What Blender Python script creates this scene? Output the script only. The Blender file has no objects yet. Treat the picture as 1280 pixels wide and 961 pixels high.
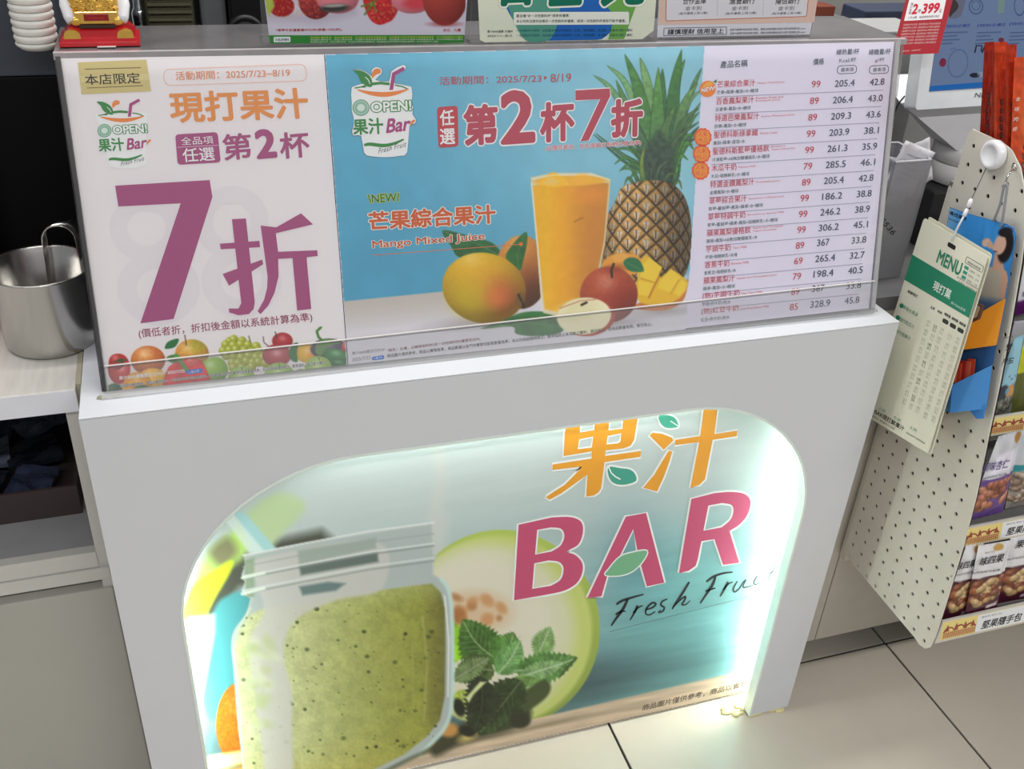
import bpy, bmesh, math, random
import numpy as np
from mathutils import Vector, Matrix
from mathutils.geometry import tessellate_polygon

# ------------------------------------------------------------------ camera
F_PX = 1244.6                       # focal length for a 1280 px wide frame
CAM_H = 1.4083
ROT = np.array([[0.95064121, -0.30570367, 0.05316543],
                [-0.11744615, -0.51309055, -0.85026143],
                [0.28720672, 0.80204947, -0.52366874]])
CAM = np.array([0.0, 0.0, CAM_H])
scene = bpy.context.scene
cd = bpy.data.cameras.new('camera'); cam = bpy.data.objects.new('camera', cd)
scene.collection.objects.link(cam); scene.camera = cam
cd.sensor_fit = 'HORIZONTAL'; cd.sensor_width = 36.0; cd.lens = 36.0 * F_PX / 1280.0
cd.clip_start = 0.02
r_, u_, b_ = ROT[0], -ROT[1], -ROT[2]
cam.matrix_world = Matrix(((r_[0], u_[0], b_[0], 0), (r_[1], u_[1], b_[1], 0), (r_[2], u_[2], b_[2], CAM_H), (0, 0, 0, 1)))

# ------------------------------------------------------------------ world, lamps, exposure
world = bpy.data.worlds.new('shop_ambient'); scene.world = world; world.use_nodes = True
world.node_tree.nodes['Background'].inputs[0].default_value = (0.93, 0.96, 1.0, 1)
world.node_tree.nodes['Background'].inputs[1].default_value = 0.27
scene.view_settings.view_transform = 'Standard'; scene.view_settings.look = 'None'
scene.view_settings.gamma = 1.0; scene.view_settings.use_curve_mapping = False
scene.view_settings.exposure = 0.29
try: scene.view_settings.use_white_balance = False
except Exception: pass

def area(name, loc, rot, sx, sy, power, col=(1, 0.985, 0.965)):
    l = bpy.data.lights.new(name, 'AREA'); l.shape = 'RECTANGLE'; l.size = sx; l.size_y = sy
    l.energy = power; l.color = col
    o = bpy.data.objects.new(name, l); o.location = loc; o.rotation_euler = rot
    scene.collection.objects.link(o); return o
area('ceiling_tube_lamp', (0.6, -1.15, 2.75), (0, 0, 0), 4.2, 0.10, 61)
area('ceiling_tube_lamp', (0.9, 1.32, 2.75), (0, 0, 0), 4.2, 0.10, 36)
area('ceiling_tube_lamp', (0.9, 2.2, 2.75), (0, 0, 0), 4.2, 0.10, 38)

# ------------------------------------------------------------------ geometry of the view (plans measured off the photograph)
def ray(x, y):
    return ROT.T @ np.array([(x - 640.0) / F_PX, (y - 480.5) / F_PX, 1.0])
def U(p, ax, val):                   # photo point -> world point on the plane axis = val
    r = ray(*p); t = (val - CAM[ax]) / r[ax]; return CAM + r * t
def proj(P):
    c = ROT @ (np.asarray(P, float) - CAM); return np.array([640 + F_PX * c[0] / c[2], 480.5 + F_PX * c[1] / c[2]])

def lin(c):
    c = np.clip(np.asarray(c, float) / 255.0, 0, 1)
    return np.where(c <= 0.04045, c / 12.92, ((c + 0.055) / 1.055) ** 2.4)

# ------------------------------------------------------------------ materials
MC = {}
def mat(name, col, rough=0.5, metal=0.0, noise=0.04, nscale=30.0, bump=0.0, bscale=200.0, coat=0.0, emit=None, es=1.0, spec=0.5, stretch=None, transp=0.0):
    if name in MC: return MC[name]
    m = bpy.data.materials.new(name); m.use_nodes = True; nt = m.node_tree; b = nt.nodes['Principled BSDF']
    l = lin(col)
    b.inputs['Roughness'].default_value = rough; b.inputs['Metallic'].default_value = metal
    b.inputs['Coat Weight'].default_value = coat; b.inputs['Specular IOR Level'].default_value = spec
    tc = nt.nodes.new('ShaderNodeTexCoord'); src = tc.outputs['Object']
    if stretch:
        mp = nt.nodes.new('ShaderNodeMapping'); mp.inputs['Scale'].default_value = stretch
        nt.links.new(src, mp.inputs[0]); src = mp.outputs[0]
    if noise > 0:
        n = nt.nodes.new('ShaderNodeTexNoise'); n.inputs['Scale'].default_value = nscale; n.inputs['Detail'].default_value = 4
        nt.links.new(src, n.inputs['Vector'])
        rp = nt.nodes.new('ShaderNodeValToRGB'); nt.links.new(n.outputs['Fac'], rp.inputs[0])
        rp.color_ramp.elements[0].position = 0.3; rp.color_ramp.elements[1].position = 0.7
        rp.color_ramp.elements[0].color = (*(l * (1 - noise)), 1); rp.color_ramp.elements[1].color = (*np.clip(l * (1 + noise), 0, 1), 1)
        nt.links.new(rp.outputs[0], b.inputs['Base Color'])
    else: b.inputs['Base Color'].default_value = (*l, 1)
    if bump > 0:
        n2 = nt.nodes.new('ShaderNodeTexNoise'); n2.inputs['Scale'].default_value = bscale; nt.links.new(src, n2.inputs['Vector'])
        bp = nt.nodes.new('ShaderNodeBump'); bp.inputs['Strength'].default_value = bump; bp.inputs['Distance'].default_value = 0.002
        nt.links.new(n2.outputs['Fac'], bp.inputs['Height']); nt.links.new(bp.outputs[0], b.inputs['Normal'])
    if emit is not None:
        b.inputs['Emission Color'].default_value = (*lin(emit), 1); b.inputs['Emission Strength'].default_value = es
    if transp > 0:
        b.inputs['Alpha'].default_value = 1 - transp
    MC[name] = m; return m

def ink(col, k=1.0, emit=0.0):       # printing ink of one flat colour
    key = 'ink_%d_%d_%d_%d_%d' % (*[int(v) for v in col], int(k * 100), int(emit * 100))
    if key in MC: return MC[key]
    m = bpy.data.materials.new(key); m.use_nodes = True; b = m.node_tree.nodes['Principled BSDF']
    c = np.clip(lin(col) * k, 0, 0.92)
    b.inputs['Base Color'].default_value = (*c, 1); b.inputs['Roughness'].default_value = 0.45; b.inputs['Specular IOR Level'].default_value = 0.25
    if emit > 0:
        b.inputs['Base Color'].default_value = (*(c * 0.15), 1); b.inputs['Emission Color'].default_value = (*c, 1); b.inputs['Emission Strength'].default_value = emit
    MC[key] = m; return m
def print_mat(name='full_colour_print', k=1.0, rough=0.45, emit=0.0):
    if name in MC: return MC[name]
    m = bpy.data.materials.new(name); m.use_nodes = True; nt = m.node_tree; b = nt.nodes['Principled BSDF']
    a = nt.nodes.new('ShaderNodeAttribute'); a.attribute_name = 'Col'
    vm = nt.nodes.new('ShaderNodeVectorMath'); vm.operation = 'SCALE'; vm.inputs['Scale'].default_value = k
    nt.links.new(a.outputs['Color'], vm.inputs[0]); nt.links.new(vm.outputs[0], b.inputs['Base Color'])
    b.inputs['Roughness'].default_value = rough; b.inputs['Specular IOR Level'].default_value = 0.25
    if emit > 0:
        nt.links.new(vm.outputs[0], b.inputs['Emission Color']); b.inputs['Emission Strength'].default_value = emit
    MC[name] = m; return m
def clear_mat(name, tint=(255, 255, 255), opac=0.012, rough=0.03, gloss=0.6):
    if name in MC: return MC[name]
    m = bpy.data.materials.new(name); m.use_nodes = True; nt = m.node_tree; nt.nodes.clear()
    o = nt.nodes.new('ShaderNodeOutputMaterial'); tr = nt.nodes.new('ShaderNodeBsdfTransparent'); tr.inputs[0].default_value = (*lin(tint), 1)
    df = nt.nodes.new('ShaderNodeBsdfDiffuse'); df.inputs[0].default_value = (*lin(tint), 1)
    gl = nt.nodes.new('ShaderNodeBsdfGlossy'); gl.inputs['Roughness'].default_value = rough
    m1 = nt.nodes.new('ShaderNodeMixShader'); m1.inputs[0].default_value = opac
    nt.links.new(tr.outputs[0], m1.inputs[1]); nt.links.new(df.outputs[0], m1.inputs[2])
    fr = nt.nodes.new('ShaderNodeFresnel'); fr.inputs[0].default_value = 1.45
    mu = nt.nodes.new('ShaderNodeMath'); mu.operation = 'MULTIPLY'; mu.inputs[1].default_value = gloss; nt.links.new(fr.outputs[0], mu.inputs[0])
    m2 = nt.nodes.new('ShaderNodeMixShader'); nt.links.new(mu.outputs[0], m2.inputs[0])
    nt.links.new(m1.outputs[0], m2.inputs[1]); nt.links.new(gl.outputs[0], m2.inputs[2]); nt.links.new(m2.outputs[0], o.inputs[0])
    MC[name] = m; return m

# ------------------------------------------------------------------ objects
C = scene.collection
def empty(name, loc, label, cat, group=None):
    o = bpy.data.objects.new(name, None); C.objects.link(o); o.location = loc; o.empty_display_size = 0.02
    o['label'] = label; o['category'] = cat
    if group: o['group'] = group
    return o
def link(name, me, parent=None, label=None, cat=None, group=None, kind=None, mats=None, smooth=False):
    if mats:
        for m in (mats if isinstance(mats, (list, tuple)) else [mats]): me.materials.append(m)
    if smooth and len(me.polygons): me.polygons.foreach_set('use_smooth', [True] * len(me.polygons))
    o = bpy.data.objects.new(name, me); C.objects.link(o)
    if parent is not None:
        o.parent = parent
        def wm(p):
            L = Matrix.Translation(p.location) @ p.rotation_euler.to_matrix().to_4x4()
            return wm(p.parent) @ p.matrix_parent_inverse @ L if p.parent else L
        o.matrix_parent_inverse = wm(parent).inverted()
    if label: o['label'] = label
    if cat: o['category'] = cat
    if group: o['group'] = group
    if kind: o['kind'] = kind
    return o
def pydata(verts, faces):
    me = bpy.data.meshes.new('m'); me.from_pydata([tuple(float(a) for a in v) for v in verts], [], faces); me.validate(); return me

class MB:                            # collects boxes, tubes, lathes, prisms; builds ONE mesh
    def __init__(s): s.v = []; s.f = []; s.sm = []
    def add(s, verts, faces, smooth=False):
        n = len(s.v); s.v += [tuple(float(a) for a in v) for v in verts]; s.f += [tuple(i + n for i in f) for f in faces]; s.sm += [smooth] * len(faces); return s
    def box(s, x0, x1, y0, y1, z0, z1, bev=0.0, M=None):
        if bev <= 0:
            vs = [(x, y, z) for z in (z0, z1) for y in (y0, y1) for x in (x0, x1)]
            fs = [(0, 2, 3, 1), (4, 5, 7, 6), (0, 1, 5, 4), (2, 6, 7, 3), (0, 4, 6, 2), (1, 3, 7, 5)]
        else:
            bm = bmesh.new(); bmesh.ops.create_cube(bm, size=1)
            for v in bm.verts: v.co = Vector(((x0 + x1) / 2 + v.co.x * (x1 - x0), (y0 + y1) / 2 + v.co.y * (y1 - y0), (z0 + z1) / 2 + v.co.z * (z1 - z0)))
            bmesh.ops.bevel(bm, geom=bm.edges[:], offset=bev, segments=2, affect='EDGES', profile=0.5)
            vs = [tuple(v.co) for v in bm.verts]; bm.verts.index_update(); fs = [tuple(v.index for v in f.verts) for f in bm.faces]; bm.free()
        if M is not None: vs = [tuple(M @ Vector(v)) for v in vs]
        return s.add(vs, fs, False)
    def hexa(s, a, b):               # two quads (4 pts each) joined to a solid
        vs = list(a) + list(b)
        return s.add(vs, [(0, 1, 2, 3), (7, 6, 5, 4), (0, 4, 5, 1), (1, 5, 6, 2), (2, 6, 7, 3), (3, 7, 4, 0)])
    def lathe(s, c, prof, n=48, M=None, closed=False):
        vs = []; fs = []
        for r, z in prof:
            for i in range(n):
                a = 2 * math.pi * i / n; v = Vector((r * math.cos(a), r * math.sin(a), z))
                if M is not None: v = M @ v
                vs.append((c[0] + v.x, c[1] + v.y, c[2] + v.z))
        m = len(prof)
        for j in range(m - 1):
            for i in range(n): fs.append((j * n + i, j * n + (i + 1) % n, (j + 1) * n + (i + 1) % n, (j + 1) * n + i))
        return s.add(vs, fs, True)
    def disc(s, c, r, n=32, M=None, up=True):
        vs = []
        for i in range(n):
            a = 2 * math.pi * i / n; v = Vector((r * math.cos(a), r * math.sin(a), 0))
            if M is not None: v = M @ v
            vs.append((c[0] + v.x, c[1] + v.y, c[2] + v.z))
        return s.add(vs, [tuple(range(n)) if up else tuple(reversed(range(n)))])
    def tube(s, pts, r, n=10, closed=False, rs=None):
        pts = [Vector(tuple(float(a) for a in p)) for p in pts]; vs = []; fs = []; m = len(pts)
        prev = None
        for k, p in enumerate(pts):
            if closed: t = (pts[(k + 1) % m] - pts[k - 1])
            else: t = (pts[min(k + 1, m - 1)] - pts[max(k - 1, 0)])
            t = t.normalized() if t.length > 1e-9 else Vector((0, 0, 1))
            if prev is None: a = t.orthogonal().normalized()
            else: a = (prev - t * prev.dot(t)).normalized()
            prev = a; b = t.cross(a); rr = rs[k] if rs else r
            for i in range(n):
                th = 2 * math.pi * i / n; q = p + a * (rr * math.cos(th)) + b * (rr * math.sin(th)); vs.append(tuple(q))
        K = m if closed else m - 1
        for k in range(K):
            for i in range(n): fs.append((k * n + i, k * n + (i + 1) % n, ((k + 1) % m) * n + (i + 1) % n, ((k + 1) % m) * n + i))
        if not closed: fs.append(tuple(reversed(range(n)))); fs.append(tuple(range((m - 1) * n, m * n)))
        return s.add(vs, fs, True)
    def prism(s, poly, d):           # closed planar outline (3d points) pushed along d
        n = len(poly); d = np.asarray(d, float); a = [np.asarray(p, float) for p in poly]; b = [p + d for p in a]
        tris = tessellate_polygon([[Vector(tuple(p)) for p in a]])
        fs = [tuple(t) for t in tris] + [tuple(n + i for i in reversed(t)) for t in tris]
        fs += [(i, (i + 1) % n, n + (i + 1) % n, n + i) for i in range(n)]
        return s.add(a + b, fs)
    def ellipsoid(s, c, r, n=20, m=12, M=None):
        vs = []; fs = []
        for j in range(m + 1):
            ph = math.pi * j / m
            for i in range(n):
                th = 2 * math.pi * i / n; v = Vector((r[0] * math.sin(ph) * math.cos(th), r[1] * math.sin(ph) * math.sin(th), r[2] * math.cos(ph)))
                if M is not None: v = M @ v
                vs.append((c[0] + v.x, c[1] + v.y, c[2] + v.z))
        for j in range(m):
            for i in range(n): fs.append((j * n + i, (j + 1) * n + i, (j + 1) * n + (i + 1) % n, j * n + (i + 1) % n))
        return s.add(vs, fs, True)
    def build(s, name, m, parent=None, label=None, cat=None, group=None, kind=None):
        me = pydata(s.v, s.f)
        if len(me.polygons) == len(s.sm): me.polygons.foreach_set('use_smooth', s.sm)
        bm = bmesh.new(); bm.from_mesh(me); bmesh.ops.recalc_face_normals(bm, faces=bm.faces[:]); bm.to_mesh(me); bm.free()
        return link(name, me, parent, label, cat, group, kind, mats=m)

def spline(pts, n=8, closed=True):
    pts = [np.asarray(p, float) for p in pts]; m = len(pts); out = []
    rng = range(m) if closed else range(m - 1)
    for i in rng:
        if closed: p0, p1, p2, p3 = pts[i - 1], pts[i], pts[(i + 1) % m], pts[(i + 2) % m]
        else: p0, p1, p2, p3 = pts[max(i - 1, 0)], pts[i], pts[i + 1], pts[min(i + 2, m - 1)]
        for k in range(n):
            t = k / n
            out.append(0.5 * ((2 * p1) + (-p0 + p2) * t + (2 * p0 - 5 * p1 + 4 * p2 - p3) * t * t + (-p0 + 3 * p1 - 3 * p2 + p3) * t ** 3))
    if not closed: out.append(pts[-1])
    return out

# ------------------------------------------------------------------ flat printing on a real plane
class Plane:
    def __init__(s, o, n): s.o = np.asarray(o, float); s.n = np.asarray(n, float) / np.linalg.norm(n)
    def at(s, x, y):
        r = ray(x, y); return CAM + r * (((s.o - CAM) @ s.n) / (r @ s.n))
    def arr(s, X, Y):
        d = np.stack([(X - 640) / F_PX, (Y - 480.5) / F_PX, np.ones_like(X)], -1) @ ROT
        t = ((s.o - CAM) @ s.n) / (d @ s.n); return CAM + d * t[..., None]
EPS = 0.00016
class Print:                          # everything printed on one sheet
    def __init__(s, plane, root, vp=(513, 2496), k=1.0, base=1, emit=0.0):
        s.p = plane; s.root = root; s.vp = np.array(vp, float); s.k = k; s.acc = {}; s.base = base; s.emit = emit
    def up(s, p):
        v = np.asarray(p, float) - s.vp; v /= np.linalg.norm(v); return v if v[1] < 0 else -v
    def put(s, pts_px, layer):
        a = np.asarray(pts_px, float); P = s.p.arr(a[:, 0], a[:, 1]); return P + s.p.n * EPS * (s.base + layer)
    def _add(s, part, col, V, Fc):
        d = s.acc.setdefault(part, {'v': [], 'f': [], 'mi': [], 'mats': []}); m = ink(col, s.k, s.emit)
        if m not in d['mats']: d['mats'].append(m)
        n = len(d['v']); d['v'] += [tuple(float(c) for c in v) for v in V]; d['f'] += [tuple(i + n for i in f) for f in Fc]; d['mi'] += [d['mats'].index(m)] * len(Fc)
    def poly(s, pts, col, layer=1, part='printed_shape', smooth=0, holes=None):
        if smooth: pts = spline(pts, smooth)
        loops = [list(pts)] + (holes or [])
        flat = [p for l in loops for p in l]
        tr = tessellate_polygon([[Vector((p[0], p[1], 0)) for p in l] for l in loops])
        s._add(part, col, s.put(flat, layer), [tuple(t) for t in tr])
    def ell(s, cx, cy, rx, ry, col, layer=1, part='printed_shape', ang=0, n=40, inner=None):
        a = math.radians(ang); P = []
        for i in range(n):
            t = 2 * math.pi * i / n; x = rx * math.cos(t); y = ry * math.sin(t); P.append((cx + x * math.cos(a) - y * math.sin(a), cy + x * math.sin(a) + y * math.cos(a)))
        if inner is None: s.poly(P, col, layer, part)
        else:
            Q = [(cx + (p[0] - cx) * inner, cy + (p[1] - cy) * inner) for p in P]
            V = s.put(P + Q, layer); s._add(part, col, V, [(i, (i + 1) % n, n + (i + 1) % n, n + i) for i in range(n)])
    def line(s, pts, w, col, layer=1, part='ruled_line', closed=False, taper=None):
        pts = [np.asarray(p, float) for p in pts]; m = len(pts); L = []; Rr = []
        for i, p in enumerate(pts):
            if closed: t = pts[(i + 1) % m] - pts[i - 1]
            else: t = pts[min(i + 1, m - 1)] - pts[max(i - 1, 0)]
            t = t / (np.linalg.norm(t) + 1e-9); nrm = np.array([-t[1], t[0]]); ww = w / 2 * (taper[i] if taper else 1)
            L.append(p + nrm * ww); Rr.append(p - nrm * ww)
        V = s.put(L + Rr, layer); K = m if closed else m - 1
        s._add(part, col, V, [(i, (i + 1) % m, m + (i + 1) % m, m + i) for i in range(K)])
    def rrect(s, q, r, col, layer=1, part='printed_shape', w=None):   # q: TL TR BR BL
        q = [np.asarray(p, float) for p in q]; P = []
        for i in range(4):
            a, b, c = q[i - 1], q[i], q[(i + 1) % 4]; d1 = (a - b) / np.linalg.norm(a - b); d2 = (c - b) / np.linalg.norm(c - b)
            for k in range(7):
                t = k / 6; P.append((1 - t) ** 2 * (b + d1 * r) + 2 * t * (1 - t) * b + t * t * (b + d2 * r))
        if w: s.line(P, w, col, layer, part, closed=True)
        else: s.poly(P, col, layer, part)
    def text(s, body, bl, br, h, col, layer=2, part='lettering', bold=0.0, outline=None, up=None, shear=0.0, sp=1.0):
        bl = np.asarray(bl, float); br = np.asarray(br, float)
        upv = (s.up((bl + br) / 2) if up is None else np.asarray(up, float) / np.linalg.norm(up)) * h
        G = glyphs(body, sp); x0, x1, y0, y1 = G[2]; grow = bold * 0.9
        def place(rad, n, lay, c, off=0.0):      # weight = shifted impressions, each a hair deeper
            sh = [(0, 0)] + [(rad * math.cos(2 * math.pi * (k + off) / n), rad * math.sin(2 * math.pi * (k + off) / n)) for k in range(n)] if rad > 0 else [(0, 0)]
            for k, (dx, dy) in enumerate(sh):
                a = (G[0][:, 0] + dx - x0 + grow) / (x1 - x0 + 2 * grow); b = (G[0][:, 1] + dy - y0 + grow) / (y1 - y0 + 2 * grow)
                P = bl[None] + a[:, None] * (br - bl)[None] + b[:, None] * upv[None] + (b * shear * h)[:, None] * ((br - bl) / np.linalg.norm(br - bl))[None]
                s._add(part, c, s.put(P, lay - 0.02 * k), G[1])
        if outline: place(bold + outline[1], 14 if h < 40 else 22, layer - 0.42, outline[0])
        place(bold, 0 if bold == 0 else (4 if h < 16 else 8 if h < 40 else 18), layer, col, .5)
    def flush(s):
        for part, d in s.acc.items():
            me = pydata(d['v'], d['f'])
            if len(me.polygons) == len(d['mi']): me.polygons.foreach_set('material_index', d['mi'])
            link(part, me, s.root, mats=d['mats'], kind='stuff')
        s.acc = {}
GC = {}
def glyphs(body, sp=1.0):
    key = (body, sp)
    if key in GC: return GC[key]
    c = bpy.data.curves.new('t', 'FONT'); c.body = body; c.size = 1; c.resolution_u = 3; c.dimensions = '2D'; c.fill_mode = 'BOTH'; c.space_character = sp
    o = bpy.data.objects.new('t', c); me = bpy.data.meshes.new_from_object(o)
    V = np.zeros(len(me.vertices) * 3); me.vertices.foreach_get('co', V); V = V.reshape(-1, 3)[:, :2]
    Fc = [tuple(p.vertices) for p in me.polygons]
    bb = (V[:, 0].min(), V[:, 0].max(), V[:, 1].min(), V[:, 1].max())
    bpy.data.objects.remove(o); bpy.data.meshes.remove(me); bpy.data.curves.remove(c)
    GC[key] = (V, Fc, bb); return GC[key]

# ------------------------------------------------------------------ painter for full-colour pictures (returns colours per grid point of a sheet)
def vnoise(X, Y, scale, seed=0, octaves=1):
    out = np.zeros_like(X, dtype=float); amp = 1.0; tot = 0
    for o in range(octaves):
        rs = np.random.RandomState(seed + o * 17); g = rs.rand(64, 64); x = X / scale; y = Y / scale
        xi = np.floor(x).astype(int); yi = np.floor(y).astype(int); fx = x - xi; fy = y - yi
        fx = fx * fx * (3 - 2 * fx); fy = fy * fy * (3 - 2 * fy)
        a = g[yi % 64, xi % 64]; b = g[yi % 64, (xi + 1) % 64]; c = g[(yi + 1) % 64, xi % 64]; d = g[(yi + 1) % 64, (xi + 1) % 64]
        out += amp * ((a * (1 - fx) + b * fx) * (1 - fy) + (c * (1 - fx) + d * fx) * fy); tot += amp; amp *= 0.5; scale = scale / 2
    return out / tot
def sstep(a, b, x): t = np.clip((x - a) / (b - a), 0, 1); return t * t * (3 - 2 * t)
class Canvas:
    def __init__(s, X, Y, bg): s.X = X; s.Y = Y; s.C = np.zeros(X.shape + (3,)) + np.asarray(bg, float); s.aa = 0.9
    def over(s, m, col):
        col = np.asarray(col, float)
        s.C = s.C * (1 - m[..., None]) + col * m[..., None]
    def sdf(s, pts):                 # signed distance, negative inside
        X, Y = s.X, s.Y; p = np.asarray(pts, float); D = np.full(X.shape, 1e9); ins = np.zeros(X.shape, bool)
        x0, y0 = p.min(0) - 12; x1, y1 = p.max(0) + 12
        W = (X > x0) & (X < x1) & (Y > y0) & (Y < y1); x = X[W]; y = Y[W]; d = np.full(x.shape, 1e9); i_ = np.zeros(x.shape, bool)
        for k in range(len(p)):
            ax, ay = p[k - 1]; bx, by = p[k]; ex, ey = bx - ax, by - ay; L = ex * ex + ey * ey + 1e-9
            t = np.clip(((x - ax) * ex + (y - ay) * ey) / L, 0, 1); d = np.minimum(d, (x - ax - t * ex) ** 2 + (y - ay - t * ey) ** 2)
            c = (ay > y) != (by > y)
            if c.any():
                with np.errstate(all='ignore'): i_ ^= c & (x < ex * (y - ay) / (ey if abs(ey) > 1e-9 else 1e-9) + ax)
        d = np.sqrt(d); d[i_] *= -1; D[W] = d; return D
    def mask(s, d, soft=None): a = soft or s.aa; return np.clip(0.5 - d / (2 * a), 0, 1)
    def poly(s, pts, col, soft=None, smooth=0, alpha=1.0):
        if smooth: pts = spline(pts, smooth)
        d = s.sdf(pts); m = s.mask(d, soft) * alpha; s.over(m, col if not callable(col) else col(s.X, s.Y, d)); return d
    def elld(s, cx, cy, rx, ry, ang=0):
        a = math.radians(ang); x = (s.X - cx) * math.cos(a) + (s.Y - cy) * math.sin(a); y = -(s.X - cx) * math.sin(a) + (s.Y - cy) * math.cos(a)
        r = np.sqrt((x / rx) ** 2 + (y / ry) ** 2); return r, x / rx, y / ry
    def ell(s, cx, cy, rx, ry, col, ang=0, soft=None, alpha=1.0):
        r, u, v = s.elld(cx, cy, rx, ry, ang); m = s.mask((r - 1) * min(rx, ry), soft) * alpha
        s.over(m, col(u, v, r) if callable(col) else col)
    def ball(s, cx, cy, rx, ry, base, dark=0.45, hi=0.5, lx=-0.4, ly=-0.5, ang=0, tint=None, mot=0.0, soft=None, hs=0.35):
        base = np.asarray(base, float)
        def f(u, v, r):
            sh = 1 - dark * np.clip(((u - lx) ** 2 + (v - ly) ** 2) / 2.6, 0, 1); c = base * sh[..., None]
            if tint is not None:
                tc, tx, ty, tr = tint; w = np.exp(-(((u - tx) ** 2 + (v - ty) ** 2) / tr ** 2)); c = c * (1 - w[..., None]) + np.asarray(tc, float) * w[..., None] * sh[..., None]
            w = np.exp(-(((u - lx) ** 2 + (v - ly) ** 2) / hs ** 2)) * hi; c = c + (255 - c) * w[..., None]
            if mot: c = c * (1 + mot * (vnoise(s.X, s.Y, 3, 5, 2) - 0.5))[..., None]
            return np.clip(c, 0, 255)
        s.ell(cx, cy, rx, ry, f, ang, soft)
    def stroke(s, pts, w, col, alpha=1.0, soft=None, taper=None):
        pts = [np.asarray(p, float) for p in pts]; a = np.asarray(pts); pad = w + 4
        W = (s.X > a[:, 0].min() - pad) & (s.X < a[:, 0].max() + pad) & (s.Y > a[:, 1].min() - pad) & (s.Y < a[:, 1].max() + pad)
        x = s.X[W]; y = s.Y[W]; d = np.full(x.shape, 1e9); n = len(pts)
        for k in range(n - 1):
            A, B = pts[k], pts[k + 1]; e = B - A; L = e @ e + 1e-9; t = np.clip(((x - A[0]) * e[0] + (y - A[1]) * e[1]) / L, 0, 1)
            hw = w / 2 if taper is None else w / 2 * (taper[k] + (taper[k + 1] - taper[k]) * t)
            d = np.minimum(d, np.sqrt((x - A[0] - t * e[0]) ** 2 + (y - A[1] - t * e[1]) ** 2) - hw)
        m = np.clip(0.5 - d / (2 * (soft or s.aa)), 0, 1) * alpha; s.C[W] = s.C[W] * (1 - m[:, None]) + np.asarray(col, float) * m[:, None]
def raster(plane, root, x0, y0, x1, y1, step, fn, layer, name, m, keep=None):
    nx = int((x1 - x0) / step) + 1; ny = int((y1 - y0) / step) + 1
    X, Y = np.meshgrid(np.linspace(x0, x1, nx), np.linspace(y0, y1, ny))
    col = fn(X, Y); P = plane.arr(X, Y) + plane.n * EPS * layer
    return grid_mesh(P, col, root, name, m, keep(X, Y) if keep is not None else None)
def grid_mesh(P, col, root, name, m, keep=None, smooth=False, **kw):
    ny, nx = P.shape[:2]; idx = np.arange(ny * nx).reshape(ny, nx)
    q = np.stack([idx[:-1, :-1], idx[1:, :-1], idx[1:, 1:], idx[:-1, 1:]], -1)
    if keep is not None:
        k = keep[:-1, :-1] & keep[1:, :-1] & keep[1:, 1:] & keep[:-1, 1:]; q = q[k]
    q = q.reshape(-1, 4); used = np.unique(q); rm = np.full(ny * nx, -1); rm[used] = np.arange(len(used)); q = rm[q]
    V = P.reshape(-1, 3)[used]; Cc = lin(col.reshape(-1, 3)[used])
    me = bpy.data.meshes.new(name); me.vertices.add(len(V)); me.vertices.foreach_set('co', V.ravel())
    me.loops.add(len(q) * 4); me.loops.foreach_set('vertex_index', q.ravel().astype(np.int32))
    me.polygons.add(len(q)); me.polygons.foreach_set('loop_start', np.arange(0, len(q) * 4, 4, dtype=np.int32)); me.polygons.foreach_set('loop_total', np.full(len(q), 4, dtype=np.int32))
    me.update(calc_edges=True)
    a = me.color_attributes.new('Col', 'FLOAT_COLOR', 'POINT'); a.data.foreach_set('color', np.concatenate([Cc, np.ones((len(Cc), 1))], 1).ravel())
    return link(name, me, root, mats=m, smooth=smooth, **kw)
LED = 26.0
# ================================================================== THE SETTING
Y0 = 0.988                            # front face of the white juice counter
ZT = 0.788                            # its top
# floor: grout bed with tiles laid on it
M_TILE = mat('glazed_cream_tile', (203, 194, 179), 0.28, noise=0.07, nscale=3.5, bump=0.02, bscale=40)
M_GROUT = mat('dark_grout', (52, 50, 47), 0.9)
fl = MB().box(-2.4, 3.6, -1.3, 2.7, -0.03, -0.004).build('floor', M_GROUT, kind='structure'); fl['label'] = 'cream tiled shop floor'
tm = None
for i in range(-5, 4):
    for j in range(-3, 2):
        x = 1.192 + 0.6 * i; y = 1.077 + 0.6 * j
        if tm is None:
            b = MB().box(0.0024, 0.5976, 0.0024, 0.5976, -0.004, 0.0, 0.0008); o = b.build('tile', M_TILE, fl); tm = o.data
        else:
            o = bpy.data.objects.new('tile', tm); C.objects.link(o); o.parent = fl
        o.location = (x, y, 0)
MB().box(-2.4, 3.6, 2.7, 2.78, -0.03, 2.9).build('wall_back', mat('dim_back_wall', (70, 70, 72), 0.8), kind='structure')

# ================================================================== JUICE COUNTER
M_LAM = mat('white_laminate', (210, 212, 216), 0.42, noise=0.012, nscale=6, bump=0.01, bscale=300)
M_LAMT = mat('bright_white_laminate', (218, 220, 224), 0.35, noise=0.012, nscale=8)
jc = empty('juice_counter', (0.39, Y0, 0), 'white juice counter with an arched opening showing a lit fruit print', 'counter')
XL, XR = -0.141, 0.918
def arch(xl, xr, zt, r, n=14):        # left foot -> over the top -> right foot
    P = [(xl, 0.0)]
    for k in range(n + 1):
        a = math.pi - (math.pi / 2) * k / n; P.append((xl + r + r * math.cos(a), zt - r + r * math.sin(a)))
    for k in range(n + 1):
        a = math.pi / 2 - (math.pi / 2) * k / n; P.append((xr - r + r * math.cos(a), zt - r + r * math.sin(a)))
    P.append((xr, 0.0)); return P
OXL, OXR, OZT, ORAD = -0.072, 0.842, 0.6895, 0.232
ar = arch(OXL, OXR, OZT, ORAD)
outline = [(XL, 0.004), (XL, ZT - 0.0025)] + [(XR, ZT - 0.0025), (XR, 0.004)] + [(x, max(z, 0.004)) for x, z in reversed(ar)]
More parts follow.
